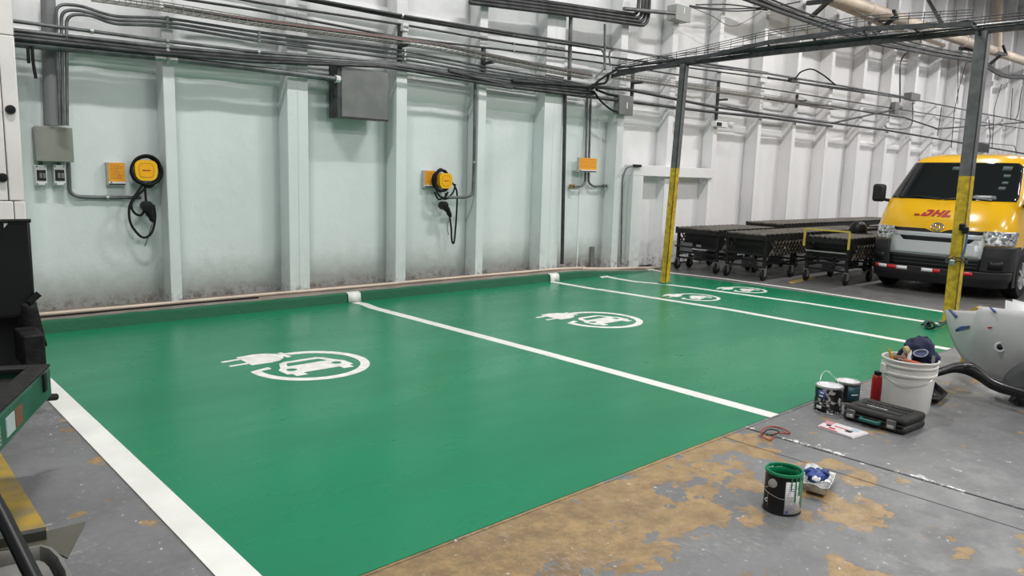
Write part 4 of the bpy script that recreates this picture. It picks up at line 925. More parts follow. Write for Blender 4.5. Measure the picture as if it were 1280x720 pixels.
# headboard block, post, mudflap behind the skirt
q0, q1 = Wl(-60, 275, 5.6), Wl(38, 278, 5.6)
hb_ = build('headboard', MB().box((q0.x, 5.6, .56), (q1.x, 5.75, 1.18)), M_BLACK, lv, bev=.02)
build('headboard_sticker', MB().prism([(0, 0), (.035, .045), (-.0, .045)], Wl(5, 285, 5.59), X3, Z3, (0, .004, 0)), M_WPLAST, hb_)
build('headboard_hinge', MB().tube([(q0.x + .1, 5.585, 1.18), (q1.x, 5.585, 1.18)], .012, 8), M_GRIME, lv)
f0, f1 = Wl(40, 378, 5.6), Wl(54, 432, 5.6)
rows = []
for i in range(7):
    u = i / 6; z = f0.z + (f1.z - f0.z) * u; rows.append([Vector((q1.x - .10, 5.62, z)), Vector((f0.x + .02 + (f1.x - f0.x) * u, 5.58 + .01 * (i % 2), z))])
build('mudflap', MB().grid(rows), M_GRIME, lv, solid=.03); build('flap_roller', MB().tube([Wl(36, 378, 5.58), Wl(49, 367 + 0, 5.58)], .022, 10), M_BLACK, lv)
build('step_block', MB().box((Wl(24, 435, 5.4).x, 5.25, .30), (Wl(51, 435, 5.4).x, 5.56, .505)), M_GRIME, lv, bev=.01)
build('upright', MB().box((q0.x, 5.75, .2), (q1.x - .02, 6.3, 1.0)), M_BLACK, lv, bev=.02)
build('rear_frame', MB().box((-.6, 3.4, .22), (.0, 6.3, .5)), M_GRIME, lv)
for y in (5.9,): build('wheel', MB().lathe([(.03, -.08), (.22, -.09), (.26, -.05), (.26, .05), (.22, .09), (.03, .08)], (.55, y, .26), 22, 'x'), M_RUBBER, lv)

# grey moulded machine in the near left corner, with a black handle pole and an olive plate
gm = thing('floor_machine', (.2, 2.6, 0), 'grey moulded machine with a black pole and olive plate, in the near left corner', 'machine')
M_GM = mat('moulded_grey', (.155, .15, .14), .45, var=.15, vscale=9)
zt = .34
def gp(px, py, z): return F(px, py, z)
top = [gp(-60, 700, zt), gp(-10, 688, zt), gp(30, 683, zt), gp(52, 678, zt), gp(66, 682, zt), gp(80, 695, zt), gp(84, 703, zt), gp(92, 716, zt), gp(96, 735, zt), gp(80, 790, zt), gp(-60, 800, zt)]
cen = sum(top, Vector()) / len(top)
def ringat(s, z): return [Vector((cen.x + (p.x - cen.x) * s, cen.y + (p.y - cen.y) * s, z)) for p in top] 
rr_ = [ringat(1.0, 0.0), ringat(1.03, .15), ringat(1.03, .27), ringat(1.0, .315), ringat(.95, .338), ringat(.80, .345), ringat(.74, .325), ringat(.72, .27)]
rr_ = [r + [r[0]] for r in rr_]; g_ = MB().grid(rr_); k = len(rr_[0]); g_.f.append(tuple((len(rr_) - 1) * k + i for i in range(k - 1)))
build('housing', g_, M_GM, gm, smooth=50)
build('inner_lid', MB().add([p for p in ringat(.55, .28)] + [p for p in ringat(.5, .325)], [tuple(range(11, 22))] + [(i, (i + 1) % 11, (i + 1) % 11 + 11, i + 11) for i in range(11)]), M_GM, gm)
pl_ = [gp(107, 652, .33), gp(84, 697, .33), gp(70, 690, .33), gp(30, 684, .33), gp(-20, 690, .33), gp(-20, 679, .33), gp(40, 668, .33)]
build('plate', MB().add(pl_ + [p - Z3 * .006 for p in pl_], [tuple(range(7)), tuple(range(13, 6, -1))] + [(i, i + 7, (i + 1) % 7 + 7, (i + 1) % 7) for i in range(7)]), mat('olive_plate', (.075, .070, .050), .45, var=.1), gm)
build('plate_rim', MB().bar(gp(-20, 681, .345), gp(58, 666, .345), .03, .03), mat('dark_olive', (.03, .03, .024), .5), gm)
build('pole', MB().tube([gp(-30, 585, .62), gp(4, 646, .54), gp(48, 735, .42)], .021, 12), M_BLACK, gm)

# ------------------------------------------------------------------ painting gear on the floor
def wob(c, r, seed, amp=.25, n=18, k=11, sq=(1, 1, 1), freq=3.0):
    """lumpy crumpled cloth volume"""
    from mathutils import noise as mn
    b = MB().ball((0, 0, 0), 1, n, k); c = Vector(c)
    b.v = [c + Vector((v.x * sq[0], v.y * sq[1], v.z * sq[2])) * r * (1 + amp * (mn.noise(v * freq * .5 + Vector((seed, 0, 0))) + .6 * abs(mn.noise(v * freq + Vector((0, seed, 0)))))) for v in b.v]
    return b
M_CANB = mat('can_black', (.009, .009, .010), .35, spec=.3)
M_TIN = mat('tin', (.55, .55, .55), .28, .85)
M_WETG = mat('wet_green', (.006, .20, .085), .15)
VL3 = Vector((CF.x, CF.y, 0)).normalized(); RT = Vector((CR.x, CR.y, 0)).normalized()
def paint_can(c, r, h, label, body, lid=None, open_=False):
    c = Vector(c); t = thing('paint_can', c, label, 'paint can')
    bd = build('body', MB().lathe([(r * .96, 0), (r, .004), (r, .010), (r * .975, .014), (r * .975, h - .014), (r, h - .010), (r, h - .002), (r * .985, h)], c, 40), body, t)
    build('seam_rim', MB().lathe([(r * 1.0, h - .012), (r * 1.025, h - .006), (r * 1.0, h + .002), (r * .90, h + .002), (r * .88, h - .008)], c, 40), lid or M_TIN, t)
    build('base_rim', MB().lathe([(r * .98, .0), (r * 1.02, .004), (r * .98, .012)], c, 40), body if open_ else M_TIN, t)
    return t, bd
def onr(c, r, ang, z, off=.001):       # point on a can wall; ang measured from the camera-facing side, + to the right
    vv = Vector((c[0], c[1], 0)).normalized(); d = -vv * math.cos(ang) + Vector((vv.y, -vv.x, 0)) * math.sin(ang); return Vector(c) + d * (r + off) + Z3 * z
def wrap(name, c, r, a0, a1, z0, z1, mt, parent, off=.0012, n=12):
    return build(name, MB().grid([[onr(c, r, a0 + (a1 - a0) * i / n, z, off) for i in range(n + 1)] for z in (z0, (z0 + z1) / 2, z1)]), mt, parent, solid=.0008)
# open can of green paint
gc = F(976.5, 636); R_, H_ = .0875, .200
t, bd = paint_can(gc, R_, H_, 'open black paint can with green paint inside and a white label, near front', M_CANB, M_WETG, True)
build('inner_wall', MB().lathe([(R_ * .93, .14), (R_ * .93, H_ - .008)], gc, 40), M_WETG, t, solid=.001)
build('paint', MB().lathe([(0, .145), (R_ * .935, .145)], gc, 40), M_WETG, t)
rad = math.radians
lb = wrap('white_label', gc, R_ * .975, rad(8), rad(84), .012, H_ - .03, mat('can_label', (.74, .73, .72), .45), t)
rr = random.Random(4); tx = MB()
for i in range(13):
    z = .03 + i * .0105; a = rad(14 + rr.random() * 4); e = rad(rr.uniform(38, 70))
    tx.add([onr(gc, R_ * .975, a, z, .003), onr(gc, R_ * .975, (a + e) / 2, z, .0032), onr(gc, R_ * .975, e, z, .003), onr(gc, R_ * .975, e, z + .003, .003), onr(gc, R_ * .975, (a + e) / 2, z + .003, .0032), onr(gc, R_ * .975, a, z + .003, .003)], [(0, 1, 4, 5), (1, 2, 3, 4)])
build('small_print', tx, mat('print_grey', (.25, .25, .26), .5), lb)
build('print_mark', MB().grid([[onr(gc, R_ * .975, rad(12 + 8 * i / 3), z, .0032) for i in range(4)] for z in (.018, .027)]), mat('print_blue', (.02, .05, .25), .5), lb)
dr_ = MB()
for a, z0, w in ((40, .07, 2.5), (55, .10, 4), (66, .05, 3), (75, .03, 4), (25, .13, 2)): dr_.grid([[onr(gc, R_ * .975, rad(a + w * u), z, .004) for u in (-1, 0, 1)] for z in (z0, (z0 + H_) / 2, H_ - .004)])
build('paint_drips', dr_, M_WETG, t)
pc_ = onr(gc, R_, rad(-32), .150); ad = (-VL3 * math.cos(rad(-32)) + RT * math.sin(rad(-32)))
build('handle_ear', MB().tube([pc_ - ad * .004, pc_ + ad * .002, pc_ + ad * .004], [.021, .021, .013], 16), mat('ear_grey', (.42, .42, .40), .4, .3), t)
build('wire_handle', MB().tube(spline([onr(gc, R_, rad(a), z, .006) for a, z in ((-32, .15), (-48, .125), (-66, .108), (-40, .098), (-10, .088), (10, .086))], 5), .0017, 6), M_TIN, t)
build('wire_handle', MB().tube([onr(gc, R_, rad(-45), .095, .004), onr(gc, R_, rad(-45), .03, .003)], .0012, 5), M_TIN, t)
sp = MB()
for a, z in ((-52, .05), (-55, .06), (-58, .055), (-50, .065)): sp.ball(onr(gc, R_, rad(a), z), .004, 6, 4)
build('paint_spatter', sp, M_WPLAST, t)
# two closed cans, one splashed white
def closed_can(c, r, h, label, splash, hue):
    t, bd = paint_can(c, r, h, label, mat('can_splashed', (.012, .012, .013), .35, vscale=34, col2=(.013, .012, .012)) if False else mat('can_streaked', (.45, .44, .43), .35, vscale=30, col2=(.011, .011, .012), rpos=(.40, .45)) if splash else M_CANB)
    build('lid', MB().lathe([(0, h - .004), (r * .70, h - .004), (r * .74, h - .008), (r * .80, h - .008), (r * .86, h + .001), (r * .90, h + .001)], c, 40), mat('lid_white', (.72, .72, .73), .35, var=.15, vscale=30), t)
    if splash:
        l = wrap('blue_label', c, r * .975, rad(-48), rad(-12), h * .55, h * .86, mat('label_blue', (.05, .07, .27), .45), t); wrap('label_mark', c, r * .975, rad(-40), rad(-22), h * .62, h * .68, M_WPLAST, l, .003); wrap('label_mark', c, r * .975, rad(-36), rad(-20), h * .74, h * .80, M_WPLAST, l, .003)
        wrap('black_panel', c, r * .975, rad(-62), rad(-8), h * .08, h * .32, M_CANB, t, .002); wrap('white_panel', c, r * .975, rad(-50), rad(-25), h * .16, h * .27, M_WPLAST, t, .003)
        build('wire_handle', MB().tube(spline([Vector(c) - RT * r * .8 + Z3 * h, Vector(c) - RT * r * .5 + Z3 * (h + .07) + VL3 * .03, Vector(c) - RT * .0 + Z3 * (h + .085) + VL3 * .05, Vector(c) + RT * r * .6 + Z3 * (h + .035) + VL3 * .05, Vector(c) + RT * r * .95 + Z3 * (h - .01) + VL3 * .03], 5), .002, 6), M_TIN, t)
        build('wire_handle', MB().tube([onr(c, r, rad(a), h * .42 + .004 * math.sin(a * .05), .003) for a in range(-20, 85, 8)], .0016, 5), M_TIN, t)
    else:
        l = wrap('teal_label', c, r * .975, rad(2), rad(75), h * .16, h * .86, mat('label_teal', (.012, .075, .09), .45), t); wrap('label_line', c, r * .975, rad(20), rad(55), h * .42, h * .48, M_WPLAST, l, .003)
    for a in (-70, 20): pass
    return t
closed_can(F(1034, 513.5), .092, .185, 'black paint can splashed with white, lid on, beside the drill case', True, 0)
closed_can(F(1058, 501), .086, .150, 'dark paint can with a teal label and white lid, behind the splashed can', False, 0)
# red flask
bc = F(1094, 500); t = thing('flask', bc, 'red drinking flask with a black cap beside the white bucket', 'flask')
build('body', MB().lathe([(0, 0), (.033, 0), (.036, .006), (.036, .165), (.030, .185), (.022, .192)], bc, 24), M_RED, t, smooth=50); build('cap', MB().lathe([(.024, .190), (.026, .194), (.026, .214), (.022, .218), (0, .218)], bc, 20), M_BLACK, t)
# white bucket with tools
kc = F(1131, 511.5); RB, RTp = .150, .183; HB = Xp(1133, 459, kc.x).z; HB = .375; M_BUCK = mat('bucket_white', (.66, .64, .61), .4, var=.05, vscale=5)
t = thing('bucket', kc, 'white plastic bucket full of tools, with a wire handle', 'bucket')
pf = [(0, .0), (RB * .98, .0), (RB, .008)]
def rb(z): return RB + (RTp - .010 - RB) * z / HB
pf += [(rb(HB * .70), HB * .70), (rb(HB * .70) + .008, HB * .705), (rb(HB * .74) + .009, HB * .74), (rb(HB * .745), HB * .75), (rb(HB * .86), HB * .86), (rb(HB * .86) + .008, HB * .865), (rb(HB * .89) + .008, HB * .89), (rb(HB * .9), HB * .9), (RTp - .006, HB - .018), (RTp, HB - .012), (RTp, HB - .003), (RTp - .006, HB), (RTp - .012, HB - .004), (RB - .006, .012), (0, .012)]
build('shell', MB().lathe(pf, kc, 48), M_BUCK, t, smooth=40)
for s in (-1, 1):
    p = kc + RT * s * (rb(HB * .8) + .012) + Z3 * HB * .79; build('handle_lug', MB().cbox(p, (.03, .05, .07), Matrix((RT, VL3, Z3)).transposed()), M_BUCK, t, bev=.006)
build('wire_handle', MB().tube(spline([onr(kc, rb(HB * .7), rad(a), HB * z, .008) for a, z in ((-82, .76), (-55, .66), (-30, .59), (-8, .56), (15, .57), (45, .64), (82, .76))], 5), .0026, 6), M_TIN, t)
build('contents_bed', MB().lathe([(0, HB - .05), (RTp - .022, HB - .05)], kc, 30), M_GRIME, t)
def inb(r_, f_, z): return kc + RT * r_ + VL3 * f_ + Z3 * (HB + z)
M_NAVY = mat('navy_cloth', (.008, .014, .052), .8, var=.3, vscale=14)
cp = thing('cap', inb(.045, .02, -.02), 'navy cloth cap with an oval badge, crumpled on top of the bucket', 'cap')
build('crown', wob(inb(.06, .015, .045), .092, 3, .28, 26, 16, (1.05, 1.0, 1.0), 4.0), M_NAVY, cp, smooth=50)
build('fold', wob(inb(.135, .0, .0), .062, 9, .35, 18, 11, (1.1, 1, .75), 5), M_NAVY, cp, smooth=50); build('fold', wob(inb(.10, .04, .085), .055, 5, .4, 18, 11, (.9, 1, .9), 5), M_NAVY, cp, smooth=50)
oc = inb(.022, -.095, .055)
def bmap(c): return oc + RT * c.x + Z3 * (c.y * .95 + c.x * .12) + VL3 * (c.y * .45 + abs(c.x) * .30 - c.z)
build('badge_ring', fill2d([circ(0, 0, .052, .026, 28), circ(0, 0, .045, .0205, 28)], bmap, .002), mat('badge_pale', (.35, .36, .42), .6), cp)
build('badge', fill2d([circ(0, 0, .045, .0205, 28)], bmap, .0012), mat('badge_navy', (.05, .06, .14), .7), cp)
build('label_patch', MB().bar(inb(.0, -.145, -.012), inb(.05, -.147, -.014), .004, .018), mat('patch_grey', (.40, .42, .46), .6), cp)
build('zip_strap', MB().bar(inb(.075, -.150, -.03), inb(.092, -.12, .045), .02, .008), mat('strap_grey', (.14, .14, .14), .6), cp)
def tool(name, label, cat, pts, r, mt, extra=None, n=8):
    o = thing(name, pts[0], label, cat); build('handle', MB().tube(pts, r, n), mt, o)
    if extra: extra(o)
    return o
tool('paint_brush', 'small brush with a yellow handle sticking out of the bucket', 'brush', [inb(-.125, .0, -.04), inb(-.145, -.01, .02), inb(-.165, .0, .065)], [.012, .010, .006], mat('tool_yellow', (.55, .33, .02), .5), lambda o: build('ferrule', MB().tube([inb(-.12, .01, -.05), inb(-.128, .0, -.02)], .016, 10), M_TIN, o))
tool('scraper', 'orange-handled scraper lying in the bucket', 'tool', [inb(-.10, -.10, .005), inb(-.02, -.12, -.012), inb(.02, -.13, -.02)], [.012, .014, .010], mat('tool_orange', (.45, .10, .04), .5), lambda o: build('blade', MB().bar(inb(-.10, -.10, .006), inb(-.13, -.08, .01), .03, .004), M_TIN, o))
tool('roller_brush', 'dark roller handle lying in the bucket left of the cap', 'tool', [inb(-.10, .0, -.02), inb(-.06, .03, .03), inb(-.03, .05, .045)], .014, M_BLACK, lambda o: build('sleeve', MB().tube([inb(-.11, .02, -.01), inb(-.05, -.04, .0)], .02, 12), mat('sleeve', (.20, .09, .06), .8), o))
tool('tape_roll', 'roll of tan masking tape in the bucket beside the cap', 'tape', [inb(-.045, .0, .045), inb(-.02, .0, .055)], .032, mat('tape_tan', (.48, .36, .16), .6), lambda o: build('core', MB().tube([inb(-.047, .0, .044), inb(-.018, .0, .056)], .018, 12), M_WPLAST, o), 18)
tool('white_rag', 'small white rag tucked beside the cap in the bucket', 'cloth', [inb(-.03, -.04, -.01), inb(-.02, -.03, .03), inb(-.005, -.02, .06)], [.020, .015, .008], M_WPLAST)
# drill case
ca, cb_, cc = F(1052, 523.5), F(1130, 545.5), F(1155, 534)
lx = (cb_ - ca).normalized(); ly = Vector((-lx.y, lx.x, 0)); Lc = (cb_ - ca).length; Wc = abs((cc - cb_).dot(ly)); Wc = max(.26, min(.40, Wc)); HC = .105
if ly.dot(VL3) < 0: ly = -ly
t = thing('tool_case', ca + lx * Lc / 2 + ly * Wc / 2, 'black plastic drill case with a green handle, lying before the bucket', 'case')
def cpt(a, b, z): return ca + lx * a + ly * b + Z3 * z
M_CASE = mat('case_black', (.020, .020, .019), .55, spec=.3, var=.2, vscale=10, bump=.3, bscale=120)
def cbx(name, a0, a1, b0, b1, z0, z1, mt, bev=.006, parent=None):
    vs = [cpt(a, b, z) for a in (a0, a1) for b in (b0, b1) for z in (z0, z1)]
    return build(name, MB().add(vs, [(0, 1, 3, 2), (4, 6, 7, 5), (0, 4, 5, 1), (2, 3, 7, 6), (0, 2, 6, 4), (1, 5, 7, 3)]), mt, parent or t, bev=bev)
cbx('base', 0, Lc, 0, Wc, 0, HC * .5, M_CASE, .022); ld_ = cbx('lid', .0, Lc, 0, Wc, HC * .53, HC, M_CASE, .022); cbx('seam_flange', .012, Lc - .012, -.006, Wc + .006, HC * .46, HC * .57, M_CASE, .004)
for k, (b0, b1) in enumerate(((.05, .10), (.14, Wc - .14), (Wc - .10, Wc - .05))): cbx('lid_panel', .06, Lc - .06, b0, b1, HC, HC + .005, M_CASE, .003, ld_)
lm = MB(); rr = random.Random(8); a = Lc * .28
while a < Lc * .60:
    w = rr.uniform(.008, .02); vs = [cpt(aa, bb, HC + .006) for aa, bb in ((a, Wc * .30), (a + w, Wc * .30), (a + w, Wc * .36), (a, Wc * .36))]; lm.add(vs, [(0, 1, 2, 3)]); a += w + .006
build('scuffed_mark', lm, mat('scuff_white', (.42, .42, .41), .6), ld_)
sm = MB(); rr = random.Random(3)
for _ in range(26):
    a, b = rr.uniform(.2, .62) * Lc, rr.uniform(.42, .75) * Wc; w = rr.uniform(.004, .016); sm.add([cpt(aa, bb, HC + .0062) for aa, bb in ((a, b), (a + w, b + .003), (a + w * .8, b + .007), (a, b + .005))], [(0, 1, 2, 3)])
build('scuffs', sm, mat('scuff_grey', (.20, .20, .195), .6), ld_, kind='stuff')
for a in (.15, .80): l_ = cbx('latch', Lc * a - .030, Lc * a + .030, -.016, -.002, HC * .25, HC * .80, mat('latch_grey', (.12, .12, .115), .35, .3), .004); cbx('latch_tab', Lc * a - .022, Lc * a + .022, -.019, -.015, HC * .3, HC * .5, M_TIN, .002, l_)
build('green_handle', MB().tube(fillet([cpt(Lc * .33, -.003, HC * .45), cpt(Lc * .33, -.028, HC * .40), cpt(Lc * .62, -.028, HC * .40), cpt(Lc * .62, -.003, HC * .45)], .02), .013, 8), mat('handle_green', (.008, .10, .085), .4), t, label='dark green handle')
# magazine
P = [F(1022, 534.5), F(1066, 549), F(1086, 543), F(1034, 527.5)]
t = thing('magazine', sum(P, Vector()) / 4, 'folded white and red magazine on the floor before the drill case', 'magazine')
def mg(u, v, z): return (P[0] * (1 - u) + P[1] * u) * (1 - v) + (P[3] * (1 - u) + P[2] * u) * v + Z3 * z
M_PAPER = mat('magazine_paper', (.66, .62, .64), .4)
def page(u0, u1, v0, v1, z0, z1, nm, mt, par=None): return build(nm, MB().add([mg(u, v, z) for u in (u0, u1) for v in (v0, v1) for z in (z0, z1)], [(0, 1, 3, 2), (4, 6, 7, 5), (0, 4, 5, 1), (2, 3, 7, 6), (0, 2, 6, 4), (1, 5, 7, 3)]), mt, par or t)
page(0, 1, 0, 1, 0.001, .008, 'pages', M_PAPER); cv = page(0, .97, 0, 1, .008, .012, 'cover', M_PAPER)
for (a, b, c, d, mt) in ((.0, .22, .55, 1, mat('mag_pink', (.55, .25, .28), .4)), (.05, .55, .0, .08, M_RED), (.3, .62, .52, .62, M_RED), (.62, .78, .35, .6, mat('mag_dark', (.03, .02, .03), .4)), (.12, .24, .35, .55, mat('mag_dark', (.03, .02, .03), .4)), (.66, .84, .66, .9, mat('mag_blue', (.35, .5, .58), .4)), (.25, .42, .16, .32, M_RED)):
    page(a, b, c, d, .012, .0126, 'printed_patch', mt, cv)
# red lanyard
pts = [(951, 541), (956, 535), (966, 533), (976, 535), (985, 539), (987, 542), (978, 541), (968, 542), (966, 547), (962, 550), (953, 546), (951, 541)]
build('lanyard', MB().tube(spline([F(p[0], p[1], .008 + .012 * (i % 3 == 1)) for i, p in enumerate(pts)], 5), .0042, 6), mat('lanyard_red', (.36, .035, .015), .6), label='red cord lanyard lying in a loop near the line end', cat='lanyard')
build('dark_cord', MB().tube(spline([F(p[0], p[1], .02) for p in ((953, 544), (958, 538), (966, 537), (974, 540), (968, 543), (958, 544))], 5), .004, 6), M_RUBBER, label='thin dark cord tangled in the red lanyard', cat='cord')
# plastic tray with blue gloves
P = [F(1002, 617), F(1034, 626), F(1043, 602), F(1008, 592)]
ctr = sum(P, Vector()) / 4; t = thing('paint_tray', ctr, 'clear and white plastic tray beside the open green can', 'tray')
rows = []
for s, z in ((.0, .010), (.75, .008), (.85, .02), (1.0, .055), (1.06, .056)):
    r = []
    for i in range(4):
        a, b = P[i], P[(i + 1) % 4]
        for k in range(4): p = a.lerp(b, k / 4); r.append(Vector((ctr.x + (p.x - ctr.x) * s, ctr.y + (p.y - ctr.y) * s, z * (1 if s < .9 else 1 + .25 * math.sin(i * 2 + k)))))
    rows.append(r + [r[0]])
build('tray_shell', MB().grid(rows), mat('tray_plastic', (.60, .61, .60), .2, var=.35, vscale=22), t, solid=.002, smooth=50)
build('green_smear', MB().add([ctr + Vector((-.06 + .03 * math.cos(g), .02 + .05 * math.sin(g), .0135)) for g in [2 * PI * i / 12 for i in range(12)]], [tuple(range(12))]), mat('pale_green', (.25, .42, .22), .5), t)
M_GLOVE = mat('blue_glove', (.012, .045, .22), .45, var=.35, vscale=20)
gb = ctr + VL3 * .02 + Z3 * .055; g = thing('glove', gb, 'crumpled blue rubber glove lying in the plastic tray', 'glove')
build('palm', wob(gb, .045, 4, .4, 18, 11, (1.3, 1, .6), 5), M_GLOVE, g, smooth=50)
for k, (a, l) in enumerate(((2.6, .07), (1.9, .075), (1.2, .07), (.4, .07), (-.3, .06))):
    d = RT * math.cos(a) + VL3 * math.sin(a) * .6
    build('finger', MB().tube(spline([gb + d * .02, gb + d * (l * .6) + Z3 * .022, gb + d * l + Z3 * (.002 + .01 * (k % 2))], 4), [.013] * 5 + [.0125] * 3 + [.007], 8), M_GLOVE, g, smooth=60)
build('white_scrap', wob(gb + RT * -.02 + VL3 * -.045, .02, 2, .5, 10, 7, (1, 1, .6), 5), M_WPLAST, g)
# black plastic scoop behind the bucket
P = [F(1159, 505), F(1172, 507), F(1182, 499), F(1168, 486)]; ctr = sum(P, Vector()) / 4
rows = []
for s, z in ((.0, .012), (.7, .012), (.8, .016), (1.0, .05), (1.12, .05), (1.12, .04)): rows.append([Vector((ctr.x + (p.x - ctr.x) * s, ctr.y + (p.y - ctr.y) * s, z)) for p in P + [P[0]]])
t = thing('black_tray', ctr, 'small black plastic tray on the floor right of the bucket', 'tray'); build('tray_shell', MB().grid(rows), M_BLACK, t, solid=.004)
build('tray_rib', MB().tube([rows[3][0], rows[1][1], rows[3][2]], .006, 6), M_BLACK, t)
# dark cable heap on the far line
o = thing('cable_heap', F(1165, 408), 'dark cable heap with a plug on the white line by the near post', 'cable')
build('loops', MB().tube(spline([F(p[0], p[1], p[2]) for p in ((1152, 406, .02), (1158, 402, .06), (1166, 404, .09), (1168, 409, .03), (1160, 410, .02), (1156, 405, .06), (1164, 402, .08), (1172, 408, .03), (1180, 404, .05), (1187, 397, .10))], 5), .014, 6), mat('cable_green', (.015, .05, .035), .5), o)
build('plug', wob(F(1160, 407, .035), .035, 3, .2, 10, 7, (1.4, 1, .9)), M_BLACK, o)

# ------------------------------------------------------------------ loose car bumper skin at the right edge
M_SKIN = mat('bumper_primer', (.49, .48, .49), .42, var=.06, vscale=3)
bs = thing('bumper_skin', F(1290, 486), 'loose grey car bumper skin with blue tape, at the right edge', 'car bumper')
out = [(1181, 388), (1184, 404), (1190, 424), (1199, 442), (1212, 456), (1232, 469), (1262, 482), (1300, 491), (1345, 497), (1400, 502)]
topE = [(1181, 387.5), (1192, 388), (1204, 388.5), (1221, 388.5), (1226, 383.5), (1245, 385), (1270, 388), (1300, 391), (1345, 396), (1400, 402)]
XB = [6.85, 6.74, 6.62, 6.52, 6.44, 6.38, 6.30, 6.22, 6.12, 6.0]
rows = []
for j in range(11):
    v_ = j / 10; r = []
    for i in range(len(out)):
        px = topE[i][0] * (1 - v_) + out[i][0] * v_; py = topE[i][1] * (1 - v_) + out[i][1] * v_
        bul = .09 * math.sin(PI * min(1, v_ * .9 + .1)) * min(1, i / 4); r.append(Xp(px, py, XB[i] + .12 - bul + .10 * v_ ** 3 * min(1, i / 4)))
    rows.append(r)
fine = [spline(r, 3) for r in rows]
build('skin', MB().grid(fine), M_SKIN, bs, solid=.006, smooth=60)
def spt(px, py, off=.012):
    best = min((p for r in fine for p in r), key=lambda p: (Vector(((p.dot(CR) - CAMH * CR.z) / (p.dot(CF) - CAMH * CF.z) * FPX + 640 - px, -(p.dot(CU) - CAMH * CU.z) / (p.dot(CF) - CAMH * CF.z) * FPX + 360 - py))).length)
    d = ray(px, py); return Vector((0, 0, CAMH)) + d * ((best.x) / d.x) * 1.0 - d.normalized() * off
M_TAPE = mat('blue_tape', (.02, .05, .20), .5)
for q in ([(1185, 387), (1189, 387), (1197, 395), (1194, 397)], [(1194, 412), (1201, 408), (1213, 407), (1210, 410), (1195, 415)], [(1236, 384), (1240, 384.5), (1246, 390), (1243, 391)]):
    build('blue_tape', MB().add([spt(a, b, .02) for a, b in q], [tuple(range(len(q)))]), M_TAPE, bs, solid=.003)
hc = spt(1250, 434, .0); nrm = -ray(1250, 434).normalized(); rx = nrm.cross(Z3).normalized() * -1; rz = rx.cross(nrm) * -1
fr = build('sensor_ring', MB().tube([hc + (rx * math.cos(g) + rz * math.sin(g)) * .030 + nrm * .018 for g in [2 * PI * i / 20 for i in range(20)]], .009, 8, True), M_SKIN, bs)
build('sensor_hole', MB().add([hc + (rx * math.cos(g) + rz * math.sin(g)) * .020 + nrm * .022 for g in [2 * PI * i / 16 for i in range(16)]], [tuple(range(16))]), M_BLACK, fr, solid=.004)
build('red_mark', MB().add([spt(a, b, .02) for a, b in ((1234, 409), (1240, 408.5), (1240, 410.5), (1235, 411))], [(0, 1, 2, 3)]), M_RED, bs)
lp = [[(1253, 482), (1256, 470), (1266, 460), (1285, 451), (1330, 446)], [(1256, 484), (1264, 474), (1275, 468), (1292, 461), (1340, 460)], [(1262, 486), (1275, 482), (1290, 480), (1305, 478), (1350, 480)], [(1270, 489), (1284, 492), (1300, 494), (1320, 496), (1360, 498)]]
build('lower_lip', MB().grid([spline([Xp(a, b, 6.24 - .02 * k - .0 * i) for i, (a, b) in enumerate(r)], 3) for k, r in enumerate(lp)]), mat('lip_grey', (.06, .06, .063), .45), bs, solid=.01, smooth=60)
# dark support block under the bumper, black trim strip, sheets behind
sb = thing('support_block', F(1300, 503), 'black plastic foot under the bumper skin at the right edge', 'stand')
ft = [F(1259, 501), F(1272, 508), F(1320, 514), F(1320, 497), F(1277, 492)]; fu = [F(1268, 490, .06), F(1274, 492, .06), F(1310, 492, .07), F(1310, 484, .10), F(1280, 484, .10)]
build('foot', MB().add(ft + fu, [(4, 3, 2, 1, 0), (5, 6, 7, 8, 9)] + [(i, (i + 1) % 5, (i + 1) % 5 + 5, i + 5) for i in range(5)]), M_BLACK, sb, bev=.008)
build('foot_strap', MB().tube([F(1266, 500, .02), F(1276, 490, .085)], .008, 6), M_DARKST, sb)
u_ = [(1163, 464, .10), (1178, 459, .13), (1190, 454.5, .15), (1203, 452.5, .15), (1214, 453, .15), (1226, 461, .13), (1236, 470, .11), (1250, 477, .10), (1266, 482, .10), (1290, 489, .10)]
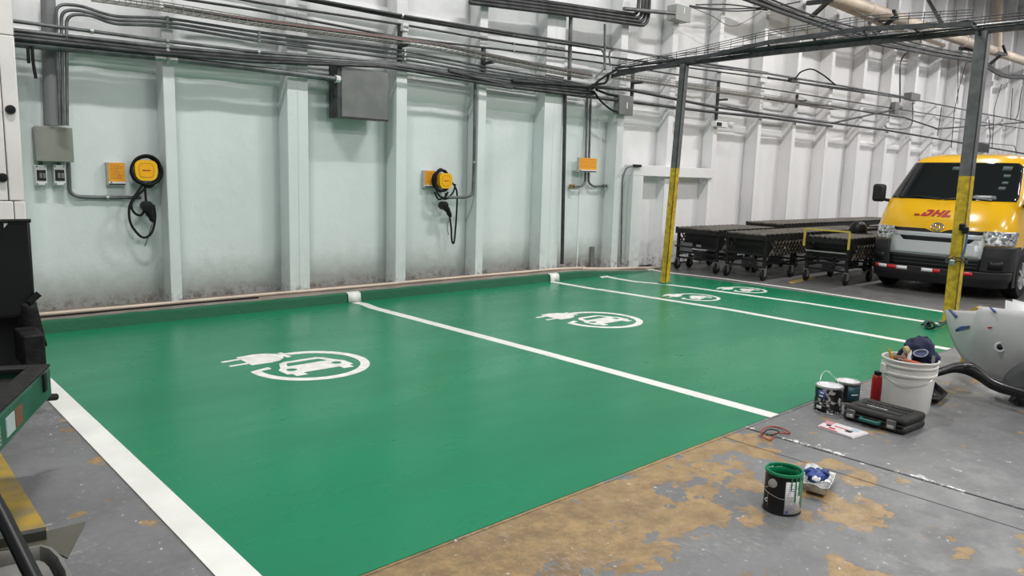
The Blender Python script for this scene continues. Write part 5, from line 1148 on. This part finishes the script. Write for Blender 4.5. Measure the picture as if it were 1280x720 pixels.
l_ = [(1163, 473, .04), (1178, 469, .04), (1190, 466, .04), (1203, 467, .04), (1214, 471, .03), (1226, 478, .02), (1236, 485, .015), (1250, 491, .01), (1266, 495, .01), (1290, 500, .01)]
mid = [((a[0] + b[0]) / 2, (a[1] + b[1]) / 2) for a, b in zip(u_, l_)]
tp = thing('trim_strip', F(1230, 478), 'black plastic trim strip running from the bucket under the bumper skin', 'trim strip')
mid = [((a[0] + b[0]) / 2, (a[1] + b[1]) / 2, (a[2] + b[2]) / 2 + .02) for a, b in zip(u_, l_)]
XT = [6.15, 6.2, 6.25, 6.3, 6.3, 6.28, 6.24, 6.2, 6.15, 6.05]
build('strip', MB().grid([spline([Xp(p[0], p[1], XT[i] + k) for i, p in enumerate(r)], 3) for r, k in ((u_, .03), (mid, .0), (l_, .0))]), mat('gloss_black', (.007, .007, .008), .38, spec=.4, bump=.6, bscale=30), tp, solid=.006, smooth=60)
build('strip_edge', MB().tube(spline([Xp(p[0] + 2, p[1] + 3.5, XT[i] - .01) for i, p in enumerate(u_)], 3), .006, 6), mat('edge_grey', (.12, .12, .12), .3), tp)
for i, (a, b, l) in enumerate(((1257, 375, 'front white sheet of card standing behind the bumper skin'), (1266, 374, 'rear white sheet of card behind the front white sheet'))):
    X_ = 6.9 + i * .12; q = [Xp(a, b, X_), Xp(a + 70, b + 18, X_), Xp(a + 66, b + 90, X_ - .05), Xp(a - 3, b + 84, X_ - .05)]
    q[2].z = q[3].z = 0.003
    build('card_sheet', MB().add(q, [(0, 1, 2, 3)]), M_WPLAST, label=l, cat='sheet', solid=.006)
q = [Xp(1207, 389, 7.15), Xp(1219, 384, 7.15), Xp(1232, 386, 7.15), Xp(1232, 400, 7.15), Xp(1207, 400, 7.15)]
w = MB().add(q + [p + Vector((.12, 0, 0)) for p in q], [(0, 1, 2, 3, 4), (9, 8, 7, 6, 5)] + [(i, i + 5, (i + 1) % 5 + 5, (i + 1) % 5) for i in range(5)])
for i in (3, 4, 8, 9): w.v[i].z = .003
build('yellow_block', w, mat('block_yellow', (.42, .29, .05), .6), label='dull yellow block behind the tip of the bumper skin', cat='block')
